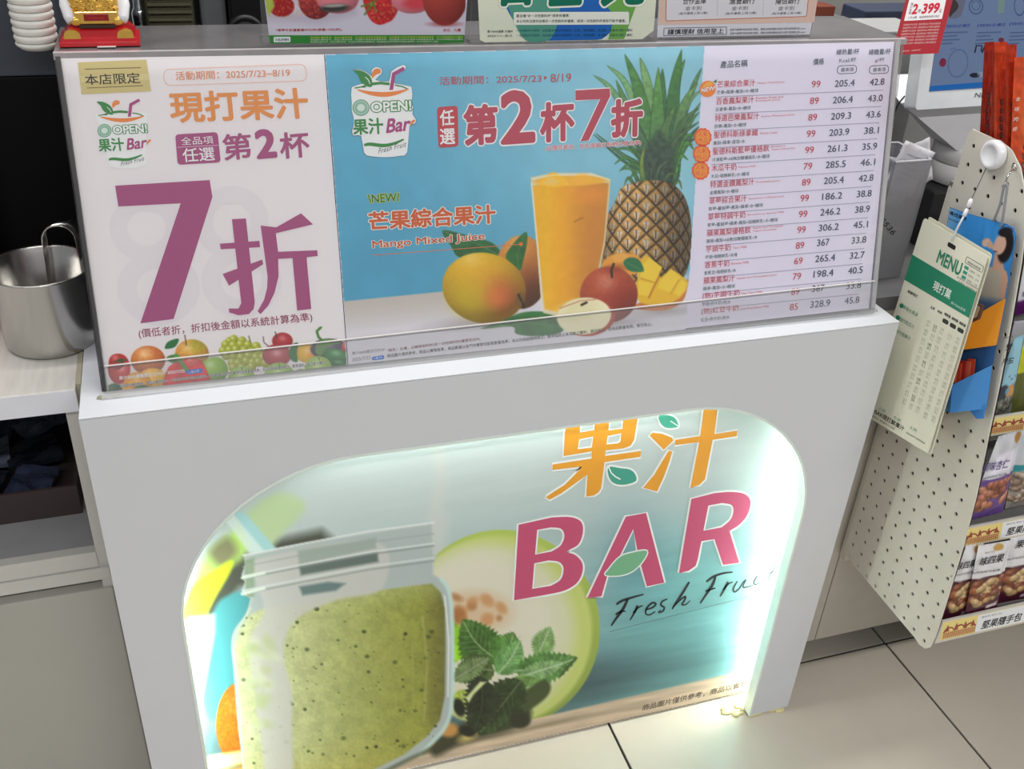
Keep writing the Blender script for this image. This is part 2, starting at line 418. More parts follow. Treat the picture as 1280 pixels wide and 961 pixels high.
MB().prism([(x, Y0, z) for x, z in outline], (0, 0.018, 0)).build('front_panel', M_LAM, jc)
MB().box(XL, XR, Y0 - 0.0004, 1.068, ZT - 0.002, ZT, 0.0006).build('top_panel', M_LAMT, jc)
MB().box(XL, XL + 0.018, Y0 + 0.018, 1.068, 0.004, ZT - 0.002).build('side_panel', M_LAM, jc)
MB().box(XR - 0.018, XR, Y0 + 0.018, 1.068, 0.004, ZT - 0.002).build('side_panel', M_LAM, jc)
MB().box(XL + 0.018, XR - 0.018, 1.0395, 1.045, 0.006, ZT - 0.002).build('print_board', mat('board_white', (225, 225, 222), 0.6), jc)
# polished edge strip lining the opening, with LED tape behind it
inn = arch(OXL + 0.0035, OXR - 0.0035, OZT - 0.0035, ORAD - 0.0035)
V = [(x, Y0 - 0.001, max(z, .004)) for x, z in ar] + [(x, Y0 - 0.001, max(z, .004)) for x, z in inn] + [(x, Y0 + 0.0185, max(z, .004)) for x, z in ar] + [(x, Y0 + 0.0185, max(z, .004)) for x, z in inn]
n = len(ar); Fc = []
for i in range(n - 1):
    for a, b in ((0, 1), (1, 3), (3, 2), (2, 0)): Fc.append((a * n + i, a * n + i + 1, b * n + i + 1, b * n + i))
MB().add(V, Fc).build('edge_trim', mat('milky_edge_trim', (226, 236, 228), 0.3), jc)
M_LED = mat('led_tape', (255, 255, 250), 0.5, noise=0, emit=(244, 255, 246), es=LED)
def led(x0, x1, y0, y1, z0, z1, m): MB().box(x0, x1, y0, y1, z0, z1).build('led_strip', m, jc)
led(OXL - 0.044, OXL - 0.040, 1.008, 1.036, 0.02, 0.52, M_LED)
led(OXR + 0.041, OXR + 0.045, 1.008, 1.036, 0.02, 0.60, M_LED)
M_LED2 = mat('led_tape_dimmer', (255, 255, 250), 0.5, noise=0, emit=(244, 255, 250), es=LED * 0.5)
led(OXL + 0.16, OXR - 0.16, 1.010, 1.034, OZT + 0.028, OZT + 0.032, M_LED2)
# old sealant under the right foot
rs = random.Random(4); b = MB()
for i in range(16):
    x = 0.80 + rs.random() * 0.115; y = 0.984 + rs.random() * 0.03 + (0.012 if x < 0.84 else 0)
    b.ellipsoid((x, y, 0.0015), (0.006 + rs.random() * 0.008, 0.003 + rs.random() * 0.004, 0.0035), 10, 6)
b.build('sealant', mat('yellowed_sealant', (214, 203, 150), 0.5, bump=0.4), jc)

# ---- the lit print inside the opening
PL = Plane((0, 1.0385, 0), (0, -1, 0))
def leaf_pts(a, b, w, serr=0, n=22, bend=0.0):
    a = np.asarray(a, float); b = np.asarray(b, float); d = b - a; L = np.linalg.norm(d); t = d / L; nn = np.array([-t[1], t[0]]); up = []; dn = []
    for i in range(n + 1):
        s = i / n; ww = w * math.sin(math.pi * s ** 0.8) ** 0.8 if 0 < s < 1 else 0
        if serr: ww *= 1 + serr * (1 if i % 2 else -1)
        c = a + d * s + nn * bend * L * math.sin(math.pi * s); up.append(c + nn * ww); dn.append(c - nn * ww)
    return up + dn[::-1]
def paint_box(X, Y):
    cv = Canvas(X, Y, (0, 0, 0)); Yr = Y + 0.19 * (X - 740)        # Yr runs level on the print
    t1 = sstep(540, 900, Yr)[..., None]; c = np.array([196, 208, 206.]) * (1 - t1) + np.array([112, 160, 165.]) * t1
    w = (sstep(640, 760, Yr) * sstep(700, 830, X))[..., None]; c = c * (1 - w) + np.array([124, 186, 186.]) * w; w = sstep(880, 980, X)[..., None] * .6; c = c * (1 - w) + np.array([196, 216, 208.]) * w  # paler right side: wash of the LED strip painted into the print
    w = (np.exp(-((Yr - 852) / 36) ** 2) * sstep(1000, 700, X))[..., None]; c = c * (1 - w * 0.85) + np.array([66, 88, 92.]) * w * .85
    w = np.exp(-(((X - 790) / 40) ** 2 + ((Y - 700) / 60) ** 2))[..., None] * .5; c = c * (1 - w) + np.array([90, 145, 160.]) * w
    w = (sstep(640, 700, Yr) * sstep(600, 480, X) * .0)[..., None]
    nz = vnoise(X * 0.12, Yr, 9, 3, 3) - 0.5; c = c * (1 + 0.14 * nz * sstep(640, 800, Yr) * sstep(600, 760, X) + .03 * nz)[..., None]
    cv.C = c
    # blurred stem of a glass
    cv.stroke([(545, 630), (552, 600), (549, 565)], 16, (205, 208, 203), .7, soft=6); cv.stroke([(547, 650), (545, 690)], 26, (210, 210, 205), .6, soft=8)
    # left scenery
    cv.poly([(225, 760), (290, 700), (338, 676), (402, 662), (414, 672), (400, 700), (300, 735), (250, 800)], (84, 88, 78), soft=7)
    cv.poly([(296, 655), (340, 618), (372, 622), (380, 638), (352, 668), (332, 690), (300, 680)], (190, 212, 165), soft=5, smooth=5)
    cv.poly([(236, 740), (262, 690), (300, 660), (316, 668), (300, 700), (262, 722), (240, 770)], (185, 224, 120), soft=6, smooth=5)
    cv.poly([(262, 690), (284, 672), (296, 690), (276, 708)], (140, 140, 105), soft=6, smooth=5)
    cv.poly([(226, 780), (240, 735), (268, 712), (290, 700), (288, 715), (262, 760), (250, 800), (240, 840), (230, 810)], (214, 238, 62), soft=2.5, smooth=5)
    cv.poly([(268, 762), (285, 744), (305, 740), (320, 760), (300, 800), (296, 870), (262, 900), (250, 830)], (86, 166, 172), soft=3, smooth=5)
    cv.poly([(236, 772), (268, 768), (268, 790), (250, 880), (258, 1030), (225, 1030)], (232, 242, 230), soft=4)
    cv.stroke([(229, 776), (262, 771)], 3, (255, 255, 235), 1)
    cv.poly([(292, 640), (306, 640), (345, 685), (325, 705)], (170, 214, 216), soft=2); cv.poly([(283, 652), (292, 643), (330, 688), (318, 700)], (220, 236, 230), soft=2, alpha=.8)
    cv.ball(300, 905, 30, 52, (222, 120, 24), .35, .1, -.3, -.5, 0, mot=.35)
    cv.poly([(262, 945), (318, 935), (318, 952), (262, 962)], (248, 226, 160), soft=3); cv.poly([(262, 965), (318, 955), (318, 1030), (262, 1030)], (225, 165, 60), soft=3)
    # melon half
    cv.ell(627, 786, 123, 124, lambda u, v, r: np.array([158, 178, 84.]) * (1 - .12 * np.clip(v, -1, 1))[..., None])
    cv.ell(622, 788, 118, 119, (196, 208, 120), soft=3); cv.ell(612, 790, 106, 110, (212, 214, 178), soft=9)
    cv.ell(600, 780, 92, 88, (220, 217, 198), soft=14)
    cv.ell(592, 765, 46, 26, (214, 190, 158), soft=8)
    rr = random.Random(3)
    for i in range(16):
        x = 566 + rr.random() * 62; y = 746 + rr.random() * 30; cv.ell(x, y, 3 + rr.random() * 6, 3 + rr.random() * 5, (170, 112, 62) if i % 2 else (202, 150, 100), rr.random() * 90, soft=2.5, alpha=.75)
    # shaded ledge under everything, wooden table
    tb = lambda x: 881.5 - 0.23 * (x - 740)
    D = (tb(X) - Y); m = np.clip(.5 - D / 2.4, 0, 1); g = vnoise(X * .1, Yr, 5, 9, 3)
    wood = np.array([214, 192, 166.]) * (0.82 + .3 * g)[..., None]; cv.over(m, wood)
    m = np.exp(-((Y - tb(X) - 11) / 3.2) ** 2) * sstep(900, 640, X); cv.over(m * .6, (120, 112, 84))
    m = np.clip((Y - tb(X) - 26) / 1.5, 0, 1); cv.over(m, (84, 80, 76));  # dark line at the print's foot paints the shadow of the gap
    # dark foreground clutter below the mint
    cv.poly([(540, 930), (575, 905), (650, 880), (664, 895), (640, 912), (580, 928), (545, 945)], (66, 66, 48), soft=4, smooth=4)
    cv.ell(561, 912, 12, 9, (205, 150, 80), soft=3); cv.ell(585, 921, 12, 5, (196, 180, 110), -20, soft=3)
    # mint
    def leaf(a, b, w, col, dk, vein, serr=.10, bend=0.0, seed=1):
        P = leaf_pts(a, b, w, serr, 26, bend)
        cv.poly(P, lambda x, y, d: np.asarray(col, float) * (0.86 + .62 * vnoise(x, y, 6, seed, 2))[..., None] * (1 - dk * sstep(-2, -w, d))[..., None], soft=.9)
        a_ = np.asarray(a, float); b_ = np.asarray(b, float); d = b_ - a_; L = np.linalg.norm(d); t = d / L; nn = np.array([-t[1], t[0]])
        mid = [a_ + d * s + nn * bend * L * math.sin(math.pi * s) for s in np.linspace(0, .95, 8)]
        cv.stroke(mid, 1.7, vein, .9)
        for k in range(2, 8):
            s = k / 9; c = a_ + d * s + nn * bend * L * math.sin(math.pi * s)
            for sg in (1, -1): cv.stroke([c, c + t * w * .45 + nn * sg * w * .62 * math.sin(math.pi * s)], .9, vein, .5)
    leaf((563, 830), (560, 772), 24, (120, 170, 34), 0, (150, 190, 60), .08, seed=2)
    leaf((626, 826), (578, 774), 27, (62, 96, 42), .15, (150, 175, 120), .09, -.1, 3); leaf((622, 826), (642, 790), 20, (72, 112, 50), 0, (150, 178, 122), .1, .1, 4)
    leaf((672, 820), (688, 783), 14, (108, 142, 84), 0, (180, 200, 160), .12, 0, 5)
    leaf((618, 838), (566, 846), 20, (66, 82, 44), .2, (134, 150, 110), .1, .1, 6); leaf((566, 850), (612, 822), 12, (92, 112, 70), 0, (150, 160, 130), .2, 0, 12)
    leaf((622, 842), (650, 800), 17, (92, 136, 76), 0, (180, 204, 166), .06, .06, 7)
    leaf((644, 838), (722, 822), 19, (74, 112, 56), .1, (182, 205, 168), .13, .05, 8); leaf((650, 846), (706, 828), 11, (112, 146, 92), 0, (190, 210, 180), .15, 0, 9)
    cv.stroke([(700, 845), (720, 822)], 2.5, (70, 90, 50))
    leaf((630, 862), (682, 852), 16, (96, 130, 66), .2, (170, 190, 140), .05, .05, 10); cv.poly([(640, 880), (676, 850), (688, 856), (684, 870), (664, 886), (648, 892)], (72, 84, 50), soft=2, smooth=4)
    leaf((575, 862), (582, 885), 14, (150, 170, 70), .2, (190, 200, 110), .1, 0, 13)
    leaf((652, 850), (598, 918), 27, (50, 64, 36), .25, (104, 120, 78), .1, 0, 11); leaf((600, 845), (590, 918), 22, (44, 50, 34), .2, (66, 76, 50), .12, -.1, 14)
    cv.ell(574, 884, 7, 12, (40, 42, 30), -20, soft=1.6); cv.ell(584, 914, 10, 6, (40, 42, 30), 20, soft=1.6)
    cv.ell(650, 900, 13, 10, (52, 52, 38), soft=2)
    cv.poly([(582, 872), (600, 852), (608, 852), (592, 868), (586, 878)], (208, 218, 160), soft=1.2)
    # jar
    J = spline([(300, 1030), (303, 960), (297, 905), (292, 840), (289, 807), (293, 787), (307, 767), (313, 748)], 6, False)
    J2 = spline([(542, 717), (557, 730), (564, 754), (566, 807), (565, 874), (559, 904), (541, 927), (510, 952), (440, 985), (360, 1030)], 6, False)
    jar = [tuple(p) for p in J] + [(304, 743), (302, 737), (306, 728), (302, 718), (306, 706), (305, 694), (420, 672), (541, 652), (542, 690), (546, 697), (542, 702)] + [tuple(p) for p in J2]
    def glass(x, y, d):
        c = np.array([176, 188, 186.]) + 0 * x[..., None]; return c + 14 * sstep(-4, 0, d)[..., None]
    cv.poly(jar, glass)
    # smoothie
    S1 = [(303, 1030), (306, 960), (301, 905), (296, 840), (294, 807), (298, 790), (312, 768), (330, 760), (395, 752), (428, 744), (470, 738), (540, 729), (551, 740), (556, 760), (557, 810), (556, 870), (550, 900), (534, 920), (505, 943), (440, 975), (360, 1030)]
    def smo(x, y, d):
        t = sstep(300, 560, x)[..., None]; c = np.array([202, 208, 160.]) * (1 - t) + np.array([146, 152, 66.]) * t
        t = sstep(520, 562, x)[..., None]; c = c * (1 - t) + np.array([116, 114, 60.]) * t
        g = sstep(900, 990, y + .2 * (x - 440))[..., None]; c = c * (1 - .5 * g) + np.array([196, 184, 84.]) * .5 * g
        w = np.exp(-((y + .12 * (x - 460) - 742) / 14) ** 2)[..., None]; c = c * (1 - .35 * w) + np.array([196, 206, 140.]) * .35 * w
        n = vnoise(x, y, 10, 21, 4) - .5; n2 = vnoise(x, y, 2.5, 31, 2) - .5
        return np.clip(c * (1 + .18 * n + .12 * n2)[..., None], 0, 255)
    cv.poly(S1, smo, soft=1.5)
    rr = random.Random(18)
    for i in range(150):
        x = 300 + rr.random() * 252; y = 752 + rr.random() * 230; r = .6 + rr.random() ** 3 * 2.2
        if y > 985 - (x - 300) * .25: continue
        cv.ell(x, y, r * 1.2, r, (44, 58, 26), 0, soft=.8, alpha=.45 + .4 * rr.random())
    # pale reflection running down the glass
    refl = spline([(318, 700), (470, 676), (478, 735), (420, 750), (372, 772), (356, 800), (356, 830), (364, 860), (365, 900), (362, 1030), (320, 1030), (330, 960), (322, 900), (316, 850), (312, 800), (330, 765), (322, 730)], 5)
    cv.poly(refl, (200, 200, 194), soft=2.5, alpha=.9)
    rr = random.Random(8)
    for i in range(26): cv.ell(312 + rr.random() * 32 - 4 * (i % 3), 800 + rr.random() * 110, 5 + rr.random() * 7, 3 + rr.random() * 5, (214, 220, 190) if i % 2 else (180, 196, 130), rr.random() * 60, soft=3, alpha=.5)
    # neck windows, threads and rim
    for q, col, al in ((([(372, 688), (470, 672), (470, 685), (374, 706)]), (150, 166, 158), .8), (([(374, 708), (472, 690), (473, 702), (376, 719)]), (92, 108, 102), .9), (([(374, 733), (410, 727), (432, 729), (420, 738), (378, 744)]), (84, 112, 112), .8), (([(305, 700), (318, 697), (318, 745), (308, 748)]), (126, 150, 110), .6)): cv.poly(q, col, soft=2, alpha=al)
    for yy, al, cc in ((0, 1, (224, 228, 226)), (14, .6, (160, 168, 166)), (26, .9, (216, 222, 220)), (29, .6, (128, 138, 134)), (44, .9, (214, 220, 218)), (48, .55, (130, 140, 136))):
        cv.stroke([(304, 694 + yy), (380, 679 + yy), (460, 664 + yy), (542, 653 + yy)], 2.2, cc, al)
    cv.stroke([(303, 722), (330, 716)], 4, (225, 235, 222), .9); cv.stroke([(303, 742), (330, 735)], 4, (225, 235, 222), .9)
    cv.stroke([tuple(p) for p in J2[4:-14]], 5, (196, 224, 220), .85, soft=1.5); cv.stroke([(556, 745), (561, 800), (560, 870)], 2, (238, 244, 240), .8)
    cv.stroke([(528, 770), (534, 830), (530, 900)], 2.5, (178, 180, 110), .6, soft=1.5); cv.stroke([(515, 800), (517, 880)], 1.5, (168, 170, 100), .5)
    cv.stroke([(313, 760), (296, 790), (292, 812), (297, 850), (302, 905)], 2.5, (206, 222, 196), .7)
    # dark puddle line at the jar's foot
    cv.stroke([(440, 985), (505, 952), (560, 925)], 5, (70, 72, 40), .6, soft=2)
    return np.clip(cv.C, 0, 255)
keepf = lambda X, Y: (Y < 954 - 0.2267 * (X - 540)) & (PL.arr(X, Y)[..., 0] < XR - 0.018) & (PL.arr(X, Y)[..., 0] > XL + 0.018)
raster(PL, jc, 222, 502, 1012, 1026, 1.25, paint_box, 1, 'lit_fruit_print', print_mat(k=1.0), keep=keepf)
pb = Print(PL, jc, base=2)
W = (236, 240, 238)
def outl(pts, col, w=2.4, smooth=0, part='counter_lettering', holes=(), up=0):
    P = spline(pts, smooth) if smooth else pts
    pb.line(P, w * 2, W, 1 + up, part, closed=True)
    for h in holes: pb.line(h, w * 2, W, 1, part, closed=True)
    pb.poly(P, col, 2.2 + up, part, holes=[list(h) for h in holes])
OR = (228, 158, 52); PK = (196, 82, 118)
z3 = lambda pts: [(670 + x / 4.741, 500 + y / 4.743) for x, y in pts]
# fruit-juice characters, drawn as the thick brush shapes of the print
h1 = z3([(262, 96), (350, 82), (346, 176), (258, 192)]); h2 = z3([(255, 230), (338, 214), (330, 280), (246, 290)])
h3 = z3([(436, 70), (520, 55), (512, 168), (428, 178)]); h4 = z3([(424, 210), (505, 194), (500, 245), (480, 256), (416, 262)])
outl(z3([(185, 60), (600, 0), (602, 100), (580, 235), (560, 268), (520, 284), (412, 296), (408, 330), (622, 300), (618, 334), (405, 366), (385, 520), (370, 545), (345, 562), (296, 572), (304, 440), (220, 500), (150, 550), (80, 588), (60, 576), (64, 568), (170, 500), (240, 430), (272, 392), (96, 412), (98, 380), (328, 345), (330, 302), (162, 330), (170, 200)]), OR, holes=(h1, h2, h3, h4))
outl(z3([(672, 208), (690, 192), (745, 198), (806, 222), (812, 238), (756, 292)]), OR)
outl(z3([(786, 298), (806, 304), (790, 360), (758, 450), (716, 540), (634, 518), (700, 440), (748, 360)]), OR)
outl(z3([(1000, 0), (1080, 0), (1056, 200), (1192, 180), (1190, 212), (1046, 234), (1000, 468), (968, 500), (914, 520), (966, 248), (822, 265), (824, 235), (972, 212)]), OR)
lf = (76, 172, 146)
outl(z3([(728, 92), (780, 88), (825, 108), (842, 150), (820, 162), (770, 162), (738, 136)]), lf, smooth=4); pb.line(z3([(795, 122), (820, 138), (840, 152)]), 1.3, W, 3, 'counter_lettering')
outl(z3([(430, 395), (500, 402), (560, 412), (590, 445), (588, 480), (520, 500), (460, 490), (430, 450)]), (70, 158, 138), smooth=4); pb.line(z3([(428, 392), (445, 430), (470, 452), (500, 468)]), 1.6, W, 3, 'counter_lettering')
z4 = lambda pts: [(630 + x / 3.879, 600 + y / 3.881) for x, y in pts]
def sm(pts, n=5, closed=True): return [tuple(p) for p in spline(pts, n, closed)]
outl(z4([(70, 215)] + sm([(230, 180), (320, 178), (372, 200), (382, 250), (360, 310), (305, 345), (345, 362), (378, 400), (378, 450), (350, 500), (290, 535), (200, 555)], 5, False) + [(48, 582)]), PK,
     holes=(z4([(160, 240)] + sm([(225, 228), (275, 234), (292, 268), (275, 315), (230, 345)], 4, False) + [(150, 360)]), z4([(146, 402)] + sm([(215, 388), (265, 395), (288, 425), (275, 480), (225, 512)], 4, False) + [(136, 526)])))
outl(z4([(590, 176), (688, 158), (776, 496), (692, 514), (664, 412), (640, 400), (500, 462), (472, 562), (404, 570)]), PK, holes=(z4([(626, 236), (648, 350), (560, 368)]),))
outl(z4([(908, 90)] + sm([(1020, 62), (1100, 56), (1165, 66), (1194, 100), (1180, 165), (1140, 215), (1092, 245)], 5, False) + [(1140, 400), (1062, 410), (1020, 285), (956, 295), (938, 385)] + sm([(928, 415), (895, 438)], 2, False) + [(848, 450)]), PK,
     holes=(z4([(990, 122)] + sm([(1055, 110), (1100, 118), (1112, 145), (1098, 190), (1055, 228)], 4, False) + [(966, 244)]),))
outl(z4([(492, 458), (508, 430), (560, 372), (620, 350), (692, 342), (668, 395), (620, 440), (560, 460)]), (118, 178, 138), 1.6, smooth=4, up=2)
# hand-written line
z1 = lambda pts: [(740 + x / 5.12, 680 + y / 5.123) for x, y in pts]
INKD = (44, 52, 54)
for pts, w in (([(155, 385), (190, 362), (250, 342), (330, 320)], 3.0), ([(228, 350), (200, 410), (150, 480), (122, 522)], 3.4), ([(150, 450), (185, 430), (215, 428)], 2.4),
               ([(290, 390), (275, 430), (242, 486)], 2.6), ([(262, 440), (295, 405), (325, 392)], 2.2), ([(340, 420), (385, 405), (408, 382), (385, 375), (352, 405), (342, 440), (365, 452), (405, 430)], 2.4),
               ([(482, 350), (450, 365), (440, 388), (462, 405), (450, 430), (425, 436), (440, 420)], 2.2), ([(622, 240), (580, 310), (530, 385), (512, 416)], 2.8), ([(520, 400), (570, 350), (598, 335), (590, 360), (575, 385), (600, 385), (628, 360)], 2.2),
               ([(730, 240), (780, 205), (840, 185), (900, 178)], 2.8), ([(790, 205), (770, 260), (730, 320), (692, 378)], 3.2), ([(725, 300), (770, 285), (790, 280)], 2.2), ([(870, 240), (850, 280), (820, 335)], 2.6), ([(840, 290), (870, 255), (900, 240)], 2.0),
               ([(930, 235), (905, 280), (910, 305), (940, 285), (965, 245), (985, 225)], 2.0), ([(985, 225), (965, 270), (985, 275), (1030, 262)], 1.8), ([(1058, 200), (1035, 240), (1045, 258), (1075, 240)], 1.8), ([(1095, 155), (1100, 158)], 2.0), ([(1195, 100), (1160, 160), (1130, 220), (1140, 245), (1165, 230)], 1.8), ([(1120, 190), (1200, 160)], 1.4)):
    P = spline(z1(pts), 5, False); n = len(P); pb.line(P, w, INKD, 1, 'handwritten_lettering', taper=[0.55 + .55 * math.sin(math.pi * min(1, (i + 1) / n) ** .7) for i in range(n)])
pb.line(z1([(110, 560), (500, 462), (830, 378), (1180, 290)]), .8, (110, 140, 142), 1, 'handwritten_lettering')
pb.text('商品圖片僅供參考，商品以實物為準', (802, 888.5), (952, 853.5), 8.2, (62, 56, 50), 1, 'fine_print', bold=.008)
pb.flush()
# ================================================================== SLOPING ACRYLIC DISPLAY CASE WITH TWO PRINTED SHEETS
SN = np.array([-0.018, -1.0, 0.334]); SO = np.array([0.394, 1.029, 0.787])
PS = Plane(SO, SN); SVP = (713, 4330)
LZ = 1.128                            # top ledge of the case
case = empty('display_case', (0.39, 1.03, ZT), 'long clear acrylic case with a grey glossy top ledge, sloping on the counter top', 'display case')
M_SMOKE = mat('grey_acrylic_ledge', (112, 109, 110), 0.14, noise=0.22, nscale=14, coat=0.4)
M_EDGE = mat('dark_acrylic_edge', (70, 68, 68), 0.25); M_RIM = mat('pale_acrylic_rim', (178, 172, 172), 0.2, noise=.1)
M_CLR = clear_mat('clear_acrylic'); 
fl_, fr_ = U((73, 66), 2, LZ), U((1119, 48), 2, LZ)
yf = (fl_[1] + fr_[1]) / 2 + 0.0
bl_, br_ = PS.at(133, 498), PS.at(1088, 386)
# ledge: a slab whose front edge follows the top of the sheets
b = MB(); xl, xr = -0.118, 0.948
ff = [(xl, fl_[1] - .002, LZ), (xr, fr_[1] - .006, LZ), (xr, 1.305, LZ), (xl, 1.300, LZ)]
b.hexa(ff, [(x, y, z - 0.004) for x, y, z in ff]); b.build('top_ledge', M_SMOKE, case)
b = MB(); b.hexa([(xl, ff[0][1] - .004, LZ + .0012), (xr, ff[1][1] - .004, LZ + .0012), (xr, ff[1][1] + .003, LZ + .0012), (xl, ff[0][1] + .003, LZ + .0012)], [(xl, ff[0][1] - .004, LZ - .006), (xr, ff[1][1] - .004, LZ - .006), (xr, ff[1][1] + .003, LZ - .006), (xl, ff[0][1] + .003, LZ - .006)]); b.build('ledge_rim', M_RIM, case)
sTL, sTR, sBR, sBL = PS.at(76, 72), PS.at(1118, 52), PS.at(1086, 386), PS.at(136, 498)
nn_ = PS.n
def zc(p):
    d = max(0.0, ZT + .001 - p[2]); return np.array([p[0], p[1] + .334 * d, p[2] + d])
def slab(mb, q, d0, d1): mb.hexa([zc(p + nn_ * d0) for p in q], [zc(p + nn_ * d1) for p in q])
b = MB(); slab(b, [PS.at(69.5, 71), PS.at(75.5, 71), PS.at(135.5, 498), PS.at(132, 498)], -0.002, 0.005); b.build('side_edge', M_EDGE, case)
b = MB(); slab(b, [PS.at(1119, 50), PS.at(1123, 50), PS.at(1091, 386), PS.at(1087, 386)], -0.002, 0.005); b.build('side_edge', mat('pale_acrylic_edge', (172, 172, 172), .2), case)
b = MB(); b.hexa([(xl, 1.036, ZT + .002), (xl, ff[0][1], LZ - .006), (xl, 1.298, LZ - .006), (xl, 1.298, ZT + .002)], [(xl + .004, 1.036, ZT + .002), (xl + .004, ff[0][1], LZ - .006), (xl + .004, 1.298, LZ - .006), (xl + .004, 1.298, ZT + .002)]); b.build('side_panel', mat('smoked_acrylic', (60, 60, 62), .1, transp=.3), case)
b = MB(); b.hexa([(.902, 1.04, ZT + .002), (xr - .004, ff[1][1], LZ - .006), (xr - .004, 1.298, LZ - .006), (.902, 1.298, ZT + .002)], [(.905, 1.04, ZT + .002), (xr, ff[1][1], LZ - .006), (xr, 1.298, LZ - .006), (.905, 1.298, ZT + .002)]); b.build('side_panel', clear_mat('clear_side', opac=.12), case)
b = MB(); slab(b, [PS.at(76, 69), PS.at(1119, 49), PS.at(1087, 386), PS.at(136, 498)], 0.003, 0.0045); b.build('front_pane', M_CLR, case)
b = MB(); slab(b, [PS.at(131, 455.5), PS.at(1088.5, 350), PS.at(1087, 390), PS.at(136, 503)], 0.006, 0.010); b.build('front_lip', clear_mat('clear_lip', opac=.05), case)
b = MB(); slab(b, [PS.at(131, 455.2), PS.at(1088.5, 349.7), PS.at(1088.5, 350.6), PS.at(131, 456.2)], 0.0058, 0.0102); b.build('lip_edge', mat('lip_edge_white', (222, 218, 214), .3, noise=0), case)
b = MB(); b.box(-0.118, 0.905, 1.020, 1.034, ZT, ZT + 0.0025); b.build('foot_strip', clear_mat('clear_foot', opac=.35), case)
b = MB(); 
for i in range(9):
    x = -0.12 + rs.random() * .02; b.ellipsoid((x, 1.022 + rs.random() * .008, ZT + .0008), (.004, .002, .001), 8, 4)
b.build('glue_residue', mat('greenish_glue', (150, 150, 120), .6), case)

# ---------------- sheet 1: white offer sheet at the left
s1 = empty('offer_sheet', (0.03, 1.03, ZT), 'white printed offer sheet with a large purple 7, left end of the case', 'poster')
def sheet(root, q, col, name='paper'):
    b = MB(); v = [PS.at(*p) for p in q]; b.hexa([zc(p) for p in v], [zc(p - nn_ * .0006) for p in v]); b.build(name, ink(col, 1.2), root)
sheet(s1, [(76, 73), (405, 68), (435, 464), (136, 497)], (224, 218, 220))
p = Print(PS, s1, SVP, base=1, k=1.2)
PU = (158, 76, 120); ORG = (216, 138, 72); GRN = (52, 130, 66); RED = (176, 70, 88)
ghost = (218, 212, 215)
for k, (cx, cy, rx, ry) in enumerate(((183, 285, 46, 42), (198, 360, 52, 46), (290, 278, 46, 46), (302, 350, 50, 46))): p.ell(cx, cy, rx, ry, ghost, .15 + .2 * k, 'faint_pattern', inner=.52)
gq = [(97, 78), (183, 74.5), (189, 114), (102, 118)]
p.poly(gq, (196, 180, 122), 1, 'gold_sticker'); p.poly([(100, 95), (186, 92), (187, 100), (101, 103)], (206, 192, 138), 1.2, 'gold_sticker')
p.line([(106, 86.5), (176, 84.5)], .8, (90, 76, 40), 1.6, 'gold_sticker'); p.line([(109, 110), (179, 107)], .8, (90, 76, 40), 1.6, 'gold_sticker')
p.text('本店限定', (107, 106.5), (176, 104), 13.5, (48, 40, 30), 2, 'gold_sticker', bold=.012)
p.rrect([(204, 87), (382, 80), (384, 101), (206, 107)], 9, (222, 178, 160), 1, 'ruled_frame', w=.9)
p.text('活動期間：2025/7/23~8/19', (220, 100.5), (363, 96), 11, (214, 134, 84), 2, bold=.006)
p.text('現打果汁', (214, 154), (387, 148), 39, ORG, 2, bold=.028)
p.rrect([(219, 168), (272, 165), (276, 203), (222, 206)], 5, PU, 1, 'badge')
p.text('全品項', (227, 181.5), (267, 179.5), 10, (240, 236, 238), 2, 'badge'); p.line([(222, 184), (273, 181.5)], .6, (230, 200, 215), 2, 'badge'); p.text('任選', (229, 203), (269, 200.5), 17.5, (240, 236, 238), 2, 'badge', bold=.01)
p.text('第', (280, 201), (316, 198), 33, PU, 2, bold=.022); p.text('2', (321, 199), (347, 197), 37, PU, 2, bold=.04, up=(-.1, -1)); p.text('杯', (351, 199), (388, 196), 33, PU, 2, bold=.022)
p.poly([(144, 232), (262, 225), (265.5, 246), (217, 398.5), (175.5, 404), (226, 254), (148, 258)], PU, 2, 'big_lettering')
zz = lambda pts: [(100 + x / 3.433, 220 + y / 3.433) for x, y in pts]
p.poly(zz([(652, 185), (712, 182), (750, 540), (745, 570), (725, 592), (680, 597), (640, 585), (638, 568), (680, 568), (692, 545)]), PU, 2, 'big_lettering')
p.poly(zz([(600, 290), (770, 278), (773, 305), (604, 314)]), PU, 2.1, 'big_lettering'); p.poly(zz([(612, 420), (782, 358), (786, 378), (640, 470)]), PU, 2.2, 'big_lettering')
p.poly(zz([(775, 212), (842, 220), (948, 160), (1000, 207), (840, 245), (850, 325), (1018, 318), (1020, 342), (972, 348), (992, 570), (932, 577), (912, 352), (850, 355), (852, 430), (835, 500), (808, 555), (775, 592), (762, 580), (790, 530), (803, 480), (805, 430)]), PU, 2.3, 'big_lettering')
p.text('(價低者折，折扣後金額以系統計算為準)', (174, 424), (391, 403), 13, (140, 52, 84), 2, bold=.008)
